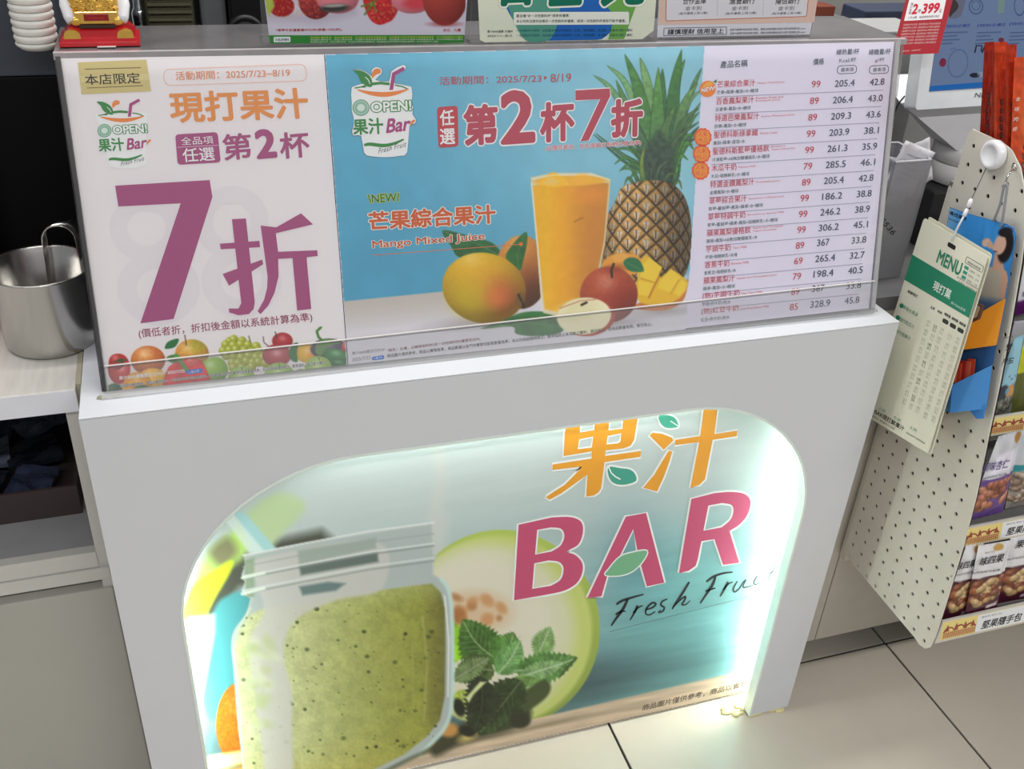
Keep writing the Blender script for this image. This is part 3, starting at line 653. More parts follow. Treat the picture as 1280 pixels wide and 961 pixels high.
# drinking-cup emblem
def emblem(pr, T, halo, L0=1):
    def tp(pts): return [T(*q) for q in pts]
    W_ = (240, 240, 244)
    if halo:
        pr.poly(tp(sm([(62, 262), (150, 236), (110, 150), (70, 118), (130, 112), (200, 140), (236, 170), (232, 120), (270, 92), (325, 110), (322, 160), (270, 200), (380, 215), (400, 130), (510, 72), (535, 110), (450, 160), (440, 235), (582, 262), (584, 400), (600, 440), (592, 500), (622, 540), (612, 590), (560, 610), (548, 830), (480, 862), (360, 874), (230, 866), (166, 835), (140, 690), (80, 690), (62, 640), (85, 560), (60, 470), (60, 400)], 2)), (86, 122, 150), L0 - .8, 'emblem')
        pr.poly(tp(sm([(66, 266), (160, 238), (120, 160), (80, 120), (140, 118), (200, 145), (238, 175), (236, 125), (272, 95), (320, 112), (318, 155), (268, 205), (385, 218), (405, 132), (508, 76), (528, 110), (445, 165), (436, 238), (578, 264), (578, 400), (592, 440), (586, 500), (616, 545), (606, 582), (560, 604), (542, 826), (480, 856), (360, 868), (235, 860), (172, 830), (146, 684), (84, 684), (70, 640), (88, 560), (66, 470), (66, 400)], 2)), W_, L0, 'emblem')
    else: pr.poly(tp([(64, 262), (578, 250), (548, 820), (470, 856), (360, 868), (235, 860), (176, 830)]), (230, 230, 236), L0, 'emblem')
    g = (50, 128, 60); o = (222, 128, 62); m = (160, 66, 118)
    pr.poly(tp(sm([(82, 122), (150, 126), (215, 165), (240, 215), (238, 264), (190, 258), (145, 220), (120, 165)], 3)), g, L0 + 1, 'emblem'); pr.line(tp([(182, 180), (210, 208), (222, 240)]), pr.es, W_, L0 + 1.6, 'emblem')
    pr.poly(tp(sm([(240, 190), (240, 140), (272, 108), (312, 118), (308, 150), (275, 160)], 3)), o, L0 + 1, 'emblem')
    pr.poly(tp([(388, 292), (412, 145), (508, 92), (524, 118), (440, 166), (420, 290)]), m, L0 + 1, 'emblem')
    pr.line(tp(sm([(90, 275), (170, 262), (178, 268)], 3, False)), pr.es * 3, g, L0 + 1, 'emblem', taper=[.5] * 3 + [1] * 4); pr.line(tp([(240, 240), (310, 232), (390, 240)]), pr.es * 3.4, g, L0 + .9, 'emblem'); pr.line(tp([(436, 250), (500, 262), (545, 284)]), pr.es * 1.6, g, L0 + .9, 'emblem')
    P = sm([(110, 288), (220, 318), (340, 330), (450, 316), (556, 284)], 5, False); pr.line(tp(P), pr.es * 6, o, L0 + 1, 'emblem', taper=[.15 + .85 * math.sin(math.pi * i / (len(P) - 1)) for i in range(len(P))])
    c = T(145, 443); e = pr.es
    pr.ell(c[0], c[1], 10.6 * e, 10.2 * e, (84, 146, 112), L0 + 1, 'emblem'); pr.ell(c[0], c[1], 9.6 * e, 9.2 * e, (158, 190, 172), L0 + 1.4, 'emblem'); pr.ell(c[0], c[1], 7 * e, 6.6 * e, (116, 164, 138), L0 + 1.7, 'emblem', inner=.84); pr.ell(c[0], c[1], 4.6 * e, 4.2 * e, (205, 220, 212), L0 + 2, 'emblem')
    a, b2 = T(232, 484), T(580, 468); pr.text('OPEN!', a, b2, 13 * e, W_, L0 + 2, 'emblem', bold=.035, outline=(g, .06))
    a, b2 = T(80, 680), T(340, 668); pr.text('果汁', a, b2, 20.5 * e, g, L0 + 2, 'emblem', bold=.03, outline=(W_, .035))
    a, b2 = T(358, 664), T(560, 640); pr.text('Bar', a, b2, 18 * e, m, L0 + 2, 'emblem', bold=.03, shear=.2, outline=(W_, .035))
    pr.poly(tp(sm([(562, 605), (575, 560), (605, 545), (606, 565), (585, 580)], 3)), o, L0 + 2.4, 'emblem')
    P = sm([(172, 765), (220, 756), (340, 768), (430, 750), (512, 714)], 5, False); pr.line(tp(P), pr.es * 4.4, g, L0 + 1, 'emblem', taper=[.35 + .65 * math.sin(math.pi * min(1, (i + 4) / (len(P) + 4))) for i in range(len(P))])
    a, b2 = T(292, 838), T(528, 778); pr.text('Fresh Fruit', a, b2, 6.5 * e, (70, 78, 80), L0 + 2, 'emblem', shear=.3, sp=1.15)
EMB = lambda x, y: (430 + x / 6.86, 70 + y / 6.864)
p.es = .82
# small emblem: mapped from the large one's drawing frame onto the place at the left sheet
A3 = np.linalg.solve(np.array([[64, 262, 1], [578, 250, 1], [172, 765, 1.]]), np.array([[119.5, 143], [183, 141], [136, 199.5]]))
emblem(p, lambda x, y: tuple(np.array([x, y, 1.]) @ A3), False)
p.flush()
def fruit_strip(X, Y):
    cv = Canvas(X, Y, (224, 218, 220)); cv.aa = .7
    gr = (84, 150, 60)
    cv.poly([(206, 434), (210, 427), (222, 423), (223, 427), (218, 434), (208, 436)], (34, 108, 52), smooth=3)
    # back row
    cv.ball(240, 442, 21, 18, (222, 150, 60), .35, .3, -.3, -.4, 0, tint=((190, 176, 50), .3, -.6, .7), mot=.2); cv.stroke([(231, 419), (233, 431)], 1.3, (90, 60, 40))
    cv.ball(185, 450, 21.5, 18, (216, 112, 52), .4, .3, -.2, -.5, tint=((226, 160, 80), -.2, -.3, .6), mot=.15)
    cv.ball(149, 461, 14, 19, (204, 52, 46), .45, .5, .2, -.1); cv.ball(146, 452, 10, 10, (190, 50, 44), .3, .3, -.2, -.5)
    for a in (0, 70, 140, 210, 290): cv.stroke([(150, 449), (150 + 8 * math.cos(a), 450 + 5 * math.sin(a))], 1.8, (40, 84, 40))
    # grapes
    rr = random.Random(2)
    for j, (y, x0, x1) in enumerate(((424, 284, 300), (430, 280, 318), (437, 276, 322), (444, 282, 326), (451, 288, 330), (457, 290, 312))):
        n = int((x1 - x0) / 8) + 1
        for i in range(n): cv.ball(x0 + (x1 - x0) * i / max(1, n - 1) + rr.random() * 3, y + rr.random() * 3, 5.6, 5.8, (172, 180, 52), .35, .45, -.3, -.4)
    cv.stroke([(311, 420), (313, 427)], 1.2, (80, 90, 50))
    cv.ball(268, 462, 17, 16, (146, 190, 62), .35, .45, -.3, -.4)
    # pomegranates, yellow pepper, aubergine
    cv.ball(353, 426, 13, 10.5, (176, 52, 56), .35, .3, 0, -.3); cv.stroke([(344, 415), (346, 422)], 1.2, (60, 60, 40)); cv.ball(346, 444, 18, 14, (182, 66, 70), .4, .45, 0, -.2); cv.stroke([(329, 421), (330, 428), (335, 432)], 1, (60, 50, 44))
    cv.ball(383, 441, 14, 12, (238, 186, 36), .3, .4, .1, -.2, tint=((232, 130, 40), .6, 0, .5)); cv.poly([(361, 440), (366, 430), (373, 429), (371, 440), (372, 452), (364, 450)], (46, 112, 40), smooth=3)
    cv.ball(411, 436, 23, 13, (74, 66, 92), .45, .25, 0, -.3); cv.poly([(394, 440), (397, 428), (410, 423), (426, 428), (412, 432), (402, 444)], (98, 138, 72), smooth=3); cv.stroke([(401, 409), (396, 414), (398, 421), (404, 427)], 3.2, (70, 122, 50))
    cv.ball(432, 434, 5, 7, (206, 50, 60), .3, .3)
    cv.ball(421, 445, 17, 9, (48, 132, 56), .4, .4, -.1, -.4, 10); cv.ball(424, 455, 16, 7, (36, 104, 44), .4, .3, -.1, -.4, 5)
    # front row
    cv.poly([(208, 447), (218, 443), (228, 449), (216, 454)], (70, 120, 50), smooth=3); 
    cv.ball(191, 477, 20, 17, (240, 180, 44), .35, .3, -.2, -.5, mot=.12); cv.ball(172, 481, 18, 16, (234, 160, 40), .35, .25, -.1, -.4, mot=.12)
    cv.poly([(206, 500), (208, 464), (222, 452), (246, 448), (258, 462), (264, 500)], lambda x, y, d: np.array([206, 44, 48.]) * (.85 + .35 * vnoise(x, y, 9, 3, 2))[..., None], smooth=3); cv.stroke([(220, 444), (226, 452), (233, 462)], 5, (76, 150, 60)); cv.ball(240, 452, 8, 5, (226, 90, 84), .1, .4)
    for x, y, r in ((302, 473, 17), (349, 470, 19), (398, 460, 17)): cv.ball(x, y, r, r * .9, (160, 194, 96), .35, .4, -.1, -.3, mot=.1); cv.stroke([(x, y - r * .8), (x + 1, y - r * .6)], 1.2, (90, 110, 50))
    cv.ball(282, 487, 20, 11, (84, 140, 58), .3, .2, mot=.25); cv.ball(325, 480, 8, 10, (50, 96, 40), .3, .1); cv.ball(376, 470, 9, 9, (150, 172, 66), .3, .1)
    cv.ball(143, 490, 11, 11, (60, 102, 54), .4, .15, mot=.6); cv.ball(178, 489, 12, 8, (66, 112, 46), .4, .1, mot=.5)
    cv.poly([(155, 480), (166, 476), (162, 496), (150, 497)], (236, 172, 46), soft=1.5); cv.poly([(196, 486), (206, 482), (206, 500), (192, 497)], (242, 190, 52), soft=1.5)
    # mask soft upper part back to paper is left as painted
    return np.clip(cv.C, 0, 255)
def kf(X, Y):
    xl_ = 76 + (Y - 73) * (60 / 424.) + .6; xr_ = 405 + (Y - 68) * (30 / 396.) - .6; yb = 497 - (X - 136) * (33 / 299.)
    return (X > xl_) & (X < xr_) & (Y < yb - .3)
raster(PS, s1, 130, 408, 437, 499, .8, fruit_strip, 1.5, 'fruit_picture', print_mat('bright_full_colour_print', k=1.2), keep=kf)
p = Print(PS, s1, SVP, base=2.5, k=1.2)
p.text('果汁BAR檯檯壓克力POP  2025/7/23', (149, 475), (231, 465.5), 5, (245, 240, 225), 1, 'fine_print', bold=.03)
p.rrect([(232, 462.5), (253, 460), (253.5, 465.5), (232.5, 468)], 2.7, (40, 110, 200), 1, 'fine_print'); p.text('~8/19', (236, 466.5), (249, 465), 3, (240, 240, 245), 2, 'fine_print')
p.text('商品圖片僅供參考，商品以實物為準，本活動不得與其他優惠併用，商品數量以各門市實際可販售數量為準，本公司保留隨時修正、暫停或終止本活動之權利', (150, 484.5), (406, 455), 4.2, (246, 244, 238), 1, 'fine_print', bold=.09)
p.text('商品圖片僅供參考，商品以實物為準，本活動不得與其他優惠併用，商品數量以各門市實際可販售數量為準，本公司保留隨時修正、暫停或終止本活動之權利', (150, 484.5), (406, 455), 4.2, (36, 32, 34), 2, 'fine_print', bold=.008)
p.flush()

# ---------------- sheet 2: juice picture and price table
s2 = empty('menu_sheet', (0.6, 1.03, ZT), 'wide blue and lilac printed sheet with juice glass, pineapple and price table, in the case', 'poster')
sheet(s2, [(406, 68), (1118, 52), (1086, 385), (436, 462)], (216, 211, 227))
def paint_menu(X, Y):
    cv = Canvas(X, Y, (0, 0, 0)); cv.aa = .8; Yr = Y + .115 * (X - 640)
    t = sstep(430, 800, X + .3 * (200 - Y))[..., None]; c = np.array([88, 164, 192.]) * (1 - t) + np.array([134, 190, 208.]) * t
    t = sstep(180, 380, Y)[..., None]; c = c * (1 - .55 * t) + np.array([72, 148, 182.]) * .55 * t
    w = np.exp(-((X - 842) / 30) ** 2 - ((Y - 200) / 130) ** 2)[..., None]; c = c * (1 - .5 * w) + np.array([164, 208, 216.]) * .5 * w
    c = c * (1 + .07 * (vnoise(X, Y, 22, 2, 3) - .5))[..., None]; cv.C = c
    # grey table top
    yl = 376 - (X - 429) * .100; m = np.clip((Y - yl) / 1.4, 0, 1); tab = np.array([190, 182, 174.]) + (np.array([216, 214, 222.]) - np.array([190, 182, 174.])) * sstep(0, 60, Y - yl)[..., None]
    m = m * (X < 845); cv.over(m, tab); m2 = np.clip((Y - 340) / 12, 0, 1) * (X >= 600); cv.over(m2, np.array([214, 212, 220.]))
    # mango leaves and mangoes
    def lf(P, col, dk): cv.poly(P, lambda x, y, d: np.asarray(col, float) * (.85 + .3 * vnoise(x, y, 8, 4, 2))[..., None], smooth=4)
    lf([(553, 288), (580, 293), (612, 302), (624, 312), (629, 322), (612, 326), (575, 322), (564, 308)], (48, 104, 56), 0); cv.stroke([(556, 290), (600, 306), (628, 321)], .9, (92, 140, 92), .8)
    cv.ball(652, 340, 33, 46, (218, 146, 62), .5, .15, -.2, -.7, tint=((150, 84, 50), .3, .5, .8), mot=.08)
    lf([(657, 290), (659, 302), (654, 325), (649, 338), (632, 322), (642, 304)], (50, 104, 50), 0); cv.stroke([(656, 293), (646, 318), (648, 334)], .8, (90, 136, 80), .7)
    cv.ell(600, 402, 52, 7, (166, 158, 160), -6, soft=5, alpha=.8)
    cv.ball(605, 360, 52.5, 44, (222, 178, 40), .42, .22, -.45, -.75, 12, tint=((224, 128, 62), .45, .1, .55), mot=.06, hs=.25)
    cv.ell(590, 372, 26, 22, (206, 188, 40), soft=12, alpha=.5); cv.ell(622, 372, 14, 12, (224, 120, 66), soft=8, alpha=.6)
    cv.ell(650, 374, 5, 8, (120, 86, 40), 20, soft=2); cv.stroke([(648, 368), (652, 376), (655, 384)], 2.6, (40, 40, 20))
    lf([(601, 411), (625, 402), (655, 390), (690, 391), (704, 404), (700, 416), (668, 420), (645, 417), (640, 408)], (56, 112, 58), 0); cv.stroke([(605, 410), (660, 403), (702, 408)], .8, (110, 150, 100), .6)
    # pineapple crown: long pointed leaves
    def blade(b0, m_, tip, w, c1, c2):
        pts = spline([b0, m_, tip], 8, False); n = len(pts); L_ = []; R_ = []
        for i, q in enumerate(pts):
            tg = pts[min(i + 1, n - 1)] - pts[max(i - 1, 0)]; tg = tg / (np.linalg.norm(tg) + 1e-9); nv = np.array([-tg[1], tg[0]]); ww = w / 2 * (1 - (i / (n - 1)) ** 1.6) + .3; L_.append(q + nv * ww); R_.append(q - nv * ww)
        b_ = np.asarray(b0, float); t_ = np.asarray(tip, float); ax = (t_ - b_); LL = ax @ ax
        def colf(x, y, d):
            s = np.clip(((x - b_[0]) * ax[0] + (y - b_[1]) * ax[1]) / LL, 0, 1)[..., None]; c = (np.asarray(c1, float) * (1 - s) + np.asarray(c2, float) * s) * 1.15
            return c * (.86 + .26 * vnoise(x, y, 4, 7, 2))[..., None] * (1 - .35 * sstep(-1.6, 0, d))[..., None]
        cv.poly(L_ + R_[::-1], colf)
    D_ = (54, 78, 66); G_ = (84, 128, 72); B_ = (110, 148, 92)
    for a in (((812, 210), (770, 120), (742, 94), 11, (90, 130, 110), (104, 150, 96)), ((815, 200), (785, 110), (759, 82), 12, (96, 136, 104), (110, 156, 100)),
              ((822, 215), (782, 196), (745, 167), 7, (70, 104, 90), (80, 120, 80)), ((825, 220), (785, 205), (742, 168), 5, (60, 90, 80), (60, 100, 60)),
              ((845, 170), (866, 110), (877, 85), 9, D_, G_), ((840, 190), (860, 130), (878, 112), 8, D_, (110, 150, 100)), ((842, 200), (862, 150), (876, 128), 6, D_, G_), ((842, 195), (862, 155), (874, 140), 6, D_, G_), ((838, 210), (862, 172), (874, 158), 7, D_, (60, 90, 60)), ((838, 215), (860, 180), (870, 172), 5, D_, G_),
              ((828, 215), (810, 110), (800, 72), 18, (86, 124, 82), B_), ((818, 220), (800, 120), (781, 68), 22, (78, 118, 74), (66, 118, 56)), ((835, 210), (845, 110), (856, 74), 14, D_, (70, 120, 60)), ((832, 210), (828, 120), (828, 86), 14, D_, (60, 110, 56)),
              ((838, 220), (842, 120), (852, 62), 22, D_, (60, 116, 50)), ((822, 225), (790, 150), (770, 100), 18, D_, G_), ((822, 225), (822, 150), (823, 84), 26, (62, 92, 68), (88, 140, 66)), ((840, 225), (852, 140), (872, 104), 16, (56, 80, 66), (100, 140, 80)), ((838, 230), (850, 160), (874, 135), 12, (52, 72, 62), (74, 112, 66)),
              ((822, 232), (800, 170), (776, 128), 16, (58, 84, 68), (80, 118, 76)), ((832, 232), (830, 170), (846, 128), 18, (48, 66, 58), (86, 124, 70)), ((838, 232), (842, 180), (874, 152), 10, (44, 62, 54), (80, 110, 70)), ((838, 236), (850, 190), (870, 172), 8, (40, 58, 50), (60, 96, 56))): blade(*a)
    for a in (((820, 225), (790, 188), (764, 188), 6), ((820, 228), (786, 198), (768, 205), 6), ((822, 230), (792, 205), (774, 214), 6), ((822, 232), (798, 214), (786, 226), 6), ((822, 222), (785, 180), (762, 182), 5), ((840, 225), (856, 180), (868, 188), 7), ((840, 228), (850, 196), (860, 200), 6), ((840, 232), (848, 204), (850, 215), 6), ((836, 226), (848, 186), (866, 180), 6), ((838, 222), (856, 172), (871, 172), 5)):
        blade(*a, (48, 70, 58), (78, 134, 62))
    cv.poly([(800, 232), (804, 190), (824, 160), (842, 190), (842, 232)], lambda x, y, d: np.array([58, 76, 66.]) * (.7 + .6 * vnoise(x, y, 4, 12, 2))[..., None], soft=3, alpha=.75)
    for a in (((806, 238), (802, 205), (806, 182), 7, (60, 90, 50), (140, 160, 80)), ((800, 234), (790, 212), (776, 212), 5, (50, 80, 50), (96, 140, 70)), ((818, 236), (824, 210), (838, 200), 6, (44, 64, 50), (90, 110, 80)), ((826, 236), (836, 218), (850, 220), 5, (44, 64, 50), (88, 120, 70)), ((812, 238), (814, 215), (822, 196), 5, (44, 60, 48), (90, 110, 80)), ((795, 236), (786, 222), (780, 232), 4, (50, 74, 50), (90, 130, 60)), ((838, 236), (848, 226), (852, 236), 4, (50, 74, 50), (90, 120, 60))): blade(*a)
    # pineapple body with eyes
    body = spline([(769, 252), (778, 234), (800, 227), (826, 226), (848, 236), (860, 258), (864, 290), (862, 325), (852, 350), (835, 362), (800, 366), (768, 352), (752, 330), (751, 300), (758, 272)], 5)
    cv.poly(body, lambda x, y, d: (np.array([128, 82, 42.]) * (1 - .4 * sstep(800, 864, x))[..., None]))
    bd = cv.sdf(body)
    # eyes: a staggered lattice wrapped round the fruit
    u = np.clip((X - 808) / 57., -.98, .98); ua = np.arcsin(u) / 1.37 * 57; v_ = Y - 240 + 6 * (1 - u * u) - .04 * (X - 808)
    best = np.full(X.shape, 1e9); bx = np.zeros_like(X); by = np.zeros_like(X); CW, CH = 17.5, 11.5
    for dj in (-1, 0, 1):
        j = np.round(v_ / CH) + dj; off = np.where(j % 2 == 0, 0, CW / 2); i = np.round((ua - off) / CW)
        for di in (-1, 0, 1):
            cx = (i + di) * CW + off; cy = j * CH; d = np.abs(ua - cx) / (CW * .5) + np.abs(v_ - cy) / (CH * 1.0)
            q = d < best; best = np.where(q, d, best); bx = np.where(q, ua - cx, bx); by = np.where(q, v_ - cy, by)
    sh = (1 - .5 * sstep(790, 862, X)) * (1 - .3 * sstep(775, 755, X)); e = np.clip(best, 0, 1.2)[..., None]
    c = np.array([236, 184, 104.]) * (1 - .3 * e) ; c = c * (1 - .55 * sstep(.74, 1.0, best))[..., None]; c = c * (1 - .28 * sstep(0, 9, by))[..., None] * (1 + .16 * sstep(0, -8, by))[..., None]
    sp_ = (np.abs(bx) < (2.6 - np.clip(by, -2, 8) * .25)) & (by > -3) & (by < 8.5); c = np.where(sp_[..., None], np.array([206, 194, 172.]), c)
    sp2 = (np.abs(bx + .4) < .6) & (by > -4) & (by < 7); c = np.where(sp2[..., None], np.array([120, 88, 62.]), c)
    c = c * sh[..., None] * (.9 + .22 * vnoise(X, Y, 3, 3, 2))[..., None]
    inm = cv.mask(bd); cv.over(inm * .97, c)
    # glass of juice
    gl = [(664, 226), (663, 222), (690, 216), (740, 216), (763, 224), (762, 240), (757, 300), (748, 345), (738, 390), (700, 396), (679, 391), (676, 372), (672, 320)]
    cv.poly(gl, (214, 206, 176))
    def juice(x, y, d):
        t = sstep(690, 745, x)[..., None]; c = np.array([232, 172, 40.]) * (1 - t) + np.array([206, 138, 54.]) * t
        t = sstep(230, 300, y)[..., None] * sstep(700, 760, x)[..., None]; c = c * (1 - .35 * t) + np.array([178, 122, 60.]) * .35 * t
        w = np.exp(-((x - 682) / 8) ** 2)[..., None]; c = c * (1 - .4 * w) + np.array([226, 190, 40.]) * .4 * w
        w = (np.exp(-((x - 735) / 22) ** 2 - ((y - 243) / 10) ** 2))[..., None]; c = c * (1 - .5 * w) + np.array([236, 152, 60.]) * .5 * w
        return c * (1 + .05 * (vnoise(x, y, 7, 8, 3) - .5))[..., None]
    cv.poly([(666, 232), (690, 228), (735, 227), (761, 229), (755, 300), (746, 345), (736, 386), (700, 391), (681, 386), (678, 360), (672, 300)], juice)
    cv.ell(713, 226, 46, 6.5, (232, 176, 62), -1); cv.poly([(672, 230), (686, 217), (692, 215), (706, 222), (712, 231), (690, 234)], (240, 186, 52)); cv.poly([(678, 230), (688, 220), (700, 227), (694, 232)], (228, 196, 110), alpha=.8); cv.poly([(712, 228), (722, 217), (734, 217), (742, 226), (728, 230)], (238, 178, 62))
    cv.stroke([(665, 224), (690, 219), (740, 218), (762, 225)], 1.1, (236, 228, 196), .8); cv.stroke([(664, 228), (672, 310), (678, 388)], 1.4, (236, 232, 216), .75); cv.stroke([(762, 228), (755, 310), (746, 352)], 1.2, (222, 190, 130), .7)
    cv.stroke([(718, 277), (728, 272)], 1, (120, 70, 40), .8)
    # sliced mango, apples
    cv.poly([(752, 330), (765, 318), (785, 316), (800, 322), (802, 340), (760, 345)], (222, 156, 62), soft=1.2, smooth=3); cv.ell(775, 322, 10, 5, (226, 168, 80), -8)
    cv.ell(830, 389, 34, 5, (178, 172, 176), -4, soft=4)
    cv.poly([(794, 386), (830, 388), (852, 378), (859, 360), (859, 348), (840, 372), (800, 378)], (196, 120, 66), smooth=3); cv.poly([(795, 360), (800, 378), (828, 382), (850, 372), (859, 358), (858, 350), (838, 336), (826, 347), (812, 322), (802, 324)], (222, 180, 46), smooth=2)
    for q in ([(802, 332), (812, 322), (828, 334), (818, 352), (800, 346)], [(798, 350), (816, 354), (810, 370), (798, 368)], [(826, 350), (839, 336), (850, 347), (838, 366), (822, 360)], [(842, 366), (852, 349), (858, 354), (856, 364), (848, 370)]): cv.poly(q, (230, 198, 62), soft=.8); 
    cv.stroke([(824, 345), (811, 372)], 1.6, (170, 100, 40)); cv.stroke([(801, 348), (818, 353)], .9, (186, 140, 40)); cv.stroke([(848, 350), (838, 367)], .9, (186, 140, 40))
    cv.ell(760, 404, 36, 5, (176, 168, 172), -5, soft=4)
    cv.ball(761, 368, 36, 35, (188, 88, 54), .4, .22, -.1, -.45, tint=((160, 60, 44), .5, .3, .8), mot=.12, hs=.3); cv.ell(768, 336, 14, 5, (150, 66, 40), -5, soft=3, alpha=.7)
    cv.stroke([(765, 346), (764, 338), (767, 330)], 3, (52, 44, 22)); cv.poly([(779, 328), (786, 322), (798, 324), (805, 337), (800, 340), (786, 338)], (44, 112, 70), smooth=3); cv.stroke([(782, 327), (795, 334), (803, 338)], .7, (100, 150, 110), .7)
    cv.ell(735, 396, 34, 24, (168, 66, 50), -6); cv.ell(730, 395, 34, 23, (234, 228, 190), -6); cv.ell(722, 388, 24, 12, (222, 216, 172), -10, soft=5); cv.stroke([(727, 381), (733, 378)], 3, (50, 34, 22)); cv.stroke([(700, 385), (725, 376), (745, 374)], 1.4, (170, 80, 60), .6)
    return np.clip(cv.C, 0, 255)
def km(X, Y):
    xl_ = 406 + (Y - 68) * (30 / 394.) ; xr_ = 881 - (Y - 58) * (23 / 347.); yt = 68 - (X - 406) * (16 / 712.); yb = 462 - (X - 436) * (77 / 650.)
    return (X > xl_) & (X < xr_) & (Y > yt) & (Y < yb)
raster(PS, s2, 404, 56, 884, 464, .9, paint_menu, 1, 'fruit_picture', print_mat('bright_full_colour_print', k=1.2), keep=km)
p = Print(PS, s2, SVP, base=2, k=1.2); p.es = 1.0
emblem(p, EMB, True)
W2 = (238, 232, 236); RD = (176, 72, 88)
p.text('活動期間：2025/7/23', (549, 106.5), (677, 103), 10.5, (178, 84, 96), 2, bold=.01); p.poly([(680, 94.5), (684, 97), (680, 100)], RD, 2, 'lettering'); p.text('8/19', (688, 103), (714, 102), 10.5, (178, 84, 96), 2, bold=.01)
p.rrect([(546, 134), (572, 132), (573, 183), (548, 185)], 5, (184, 66, 74), 1, 'badge'); p.text('任', (550, 157.5), (568, 156.5), 20, W2, 2, 'badge', bold=.02); p.text('選', (550, 181), (569, 180), 20, W2, 2, 'badge', bold=.02)
o_ = (W2, .035)
p.text('第', (580, 182.5), (623, 180), 51, RD, 2, 'headline_lettering', bold=.04, outline=o_); p.text('2', (626, 181), (669, 178), 67, RD, 2, 'headline_lettering', bold=.032, outline=(W2, .024)); p.text('杯', (675, 178.5), (718, 175.5), 50, RD, 2, 'headline_lettering', bold=.04, outline=o_)
p.line([(719, 113), (762, 110.5), (762.5, 120), (735.5, 175.5), (725.5, 176.5), (750, 124), (719, 125.5)], 2.6, W2, 1.6, 'headline_lettering', closed=True); p.poly([(719, 113), (762, 110.5), (762.5, 120), (735.5, 175.5), (725.5, 176.5), (750, 124), (719, 125.5)], RD, 2.4, 'headline_lettering')
p.text('折', (763, 172.5), (803, 170.5), 48, RD, 2.6, 'headline_lettering', bold=.045, outline=o_)
p.text('(以價低者折，折扣金額以系統計算為準)', (681, 189.5), (801, 182), 7.2, (190, 70, 90), 2.6, 'small_lettering', bold=.012, outline=(W2, .05))
p.text('\\NEW/', (460, 254), (500, 251.5), 11, (44, 98, 40), 2, bold=.02, outline=((214, 226, 60), .03))
p.text('芒果綜合果汁', (461, 288.5), (620, 279), 24, (198, 92, 50), 2, 'headline_lettering', bold=.035, outline=((240, 226, 216), .04))
p.text('Mango Mixed Juice', (465.5, 313), (606, 302), 12, (190, 84, 52), 2.2, bold=.02, outline=((240, 226, 216), .04))
p.line([(465, 319), (651, 305.2)], .8, (214, 120, 80), 2); p.ell(651, 305, 2.5, 2.4, (216, 110, 70), 2.4)
p.text('果汁BAR壓克力POP', (440, 443.5), (481, 438.5), 4, (110, 106, 108), 2, 'fine_print'); p.text('2025/7/23', (440, 451.5), (463, 448.5), 4, (110, 106, 108), 2, 'fine_print'); p.rrect([(464.5, 446), (480, 443.5), (480.5, 448.5), (465, 450.5)], 2.3, (36, 110, 210), 1, 'fine_print'); p.text('~8/19', (467.5, 449), (477.5, 447.8), 2.8, (235, 238, 245), 2, 'fine_print')
p.text('*鮮乳：台灣，白糖果飲料杯(非一次性飲料杯)優惠至店內。', (484, 440.5), (601, 425.5), 4.4, (120, 50, 60), 2, 'fine_print', bold=.006)
p.text('商品圖片僅供參考，商品以實物為準，商品數量以各門市實際可販售數量為準，本公司保留隨時修正、暫停或終止本活動之權利，更改修正，若商品數量有限，售完為止。', (484, 447), (815, 407), 4.6, (44, 40, 48), 2, 'fine_print', bold=.006)

# price table
DG = (62, 70, 92); TR_ = (186, 62, 76); TB = (52, 92, 92)
p.text('產品名稱', (900, 85.5), (934, 83.5), 9.2, (70, 84, 96), 2, 'table_lettering', bold=.01); p.text('價格', (1016, 81.5), (1029.5, 80.5), 8, (70, 84, 96), 2, 'table_lettering', bold=.01)
for a, b2, t1_, t2_ in ((1045, 1073.5, '總熱量/杯', 'Kcal/杯'), (1085.5, 1113, '總糖量/杯', 'g/杯')):
    p.text(t1_, (a, 68.8), (b2, 67.6), 7.2, (70, 84, 96), 2, 'table_lettering', bold=.008); m_ = (a + b2) / 2; w_ = 10.5 if 'K' in t2_ else 6
    p.text(t2_, (m_ - w_, 78.5), (m_ + w_, 77.5), 6, (100, 110, 120), 2, 'table_lettering'); p.rrect([(m_ - 12.5, 82.4), (m_ + 11.5, 81.4), (m_ + 11, 91.4), (m_ - 13, 92.4)], 4.6, (80, 92, 104), 1, 'table_lettering', w=.8)
    p.text('最高值', (m_ - 8.5, 89.8), (m_ + 7.5, 89), 5, (90, 100, 112), 2, 'table_lettering')
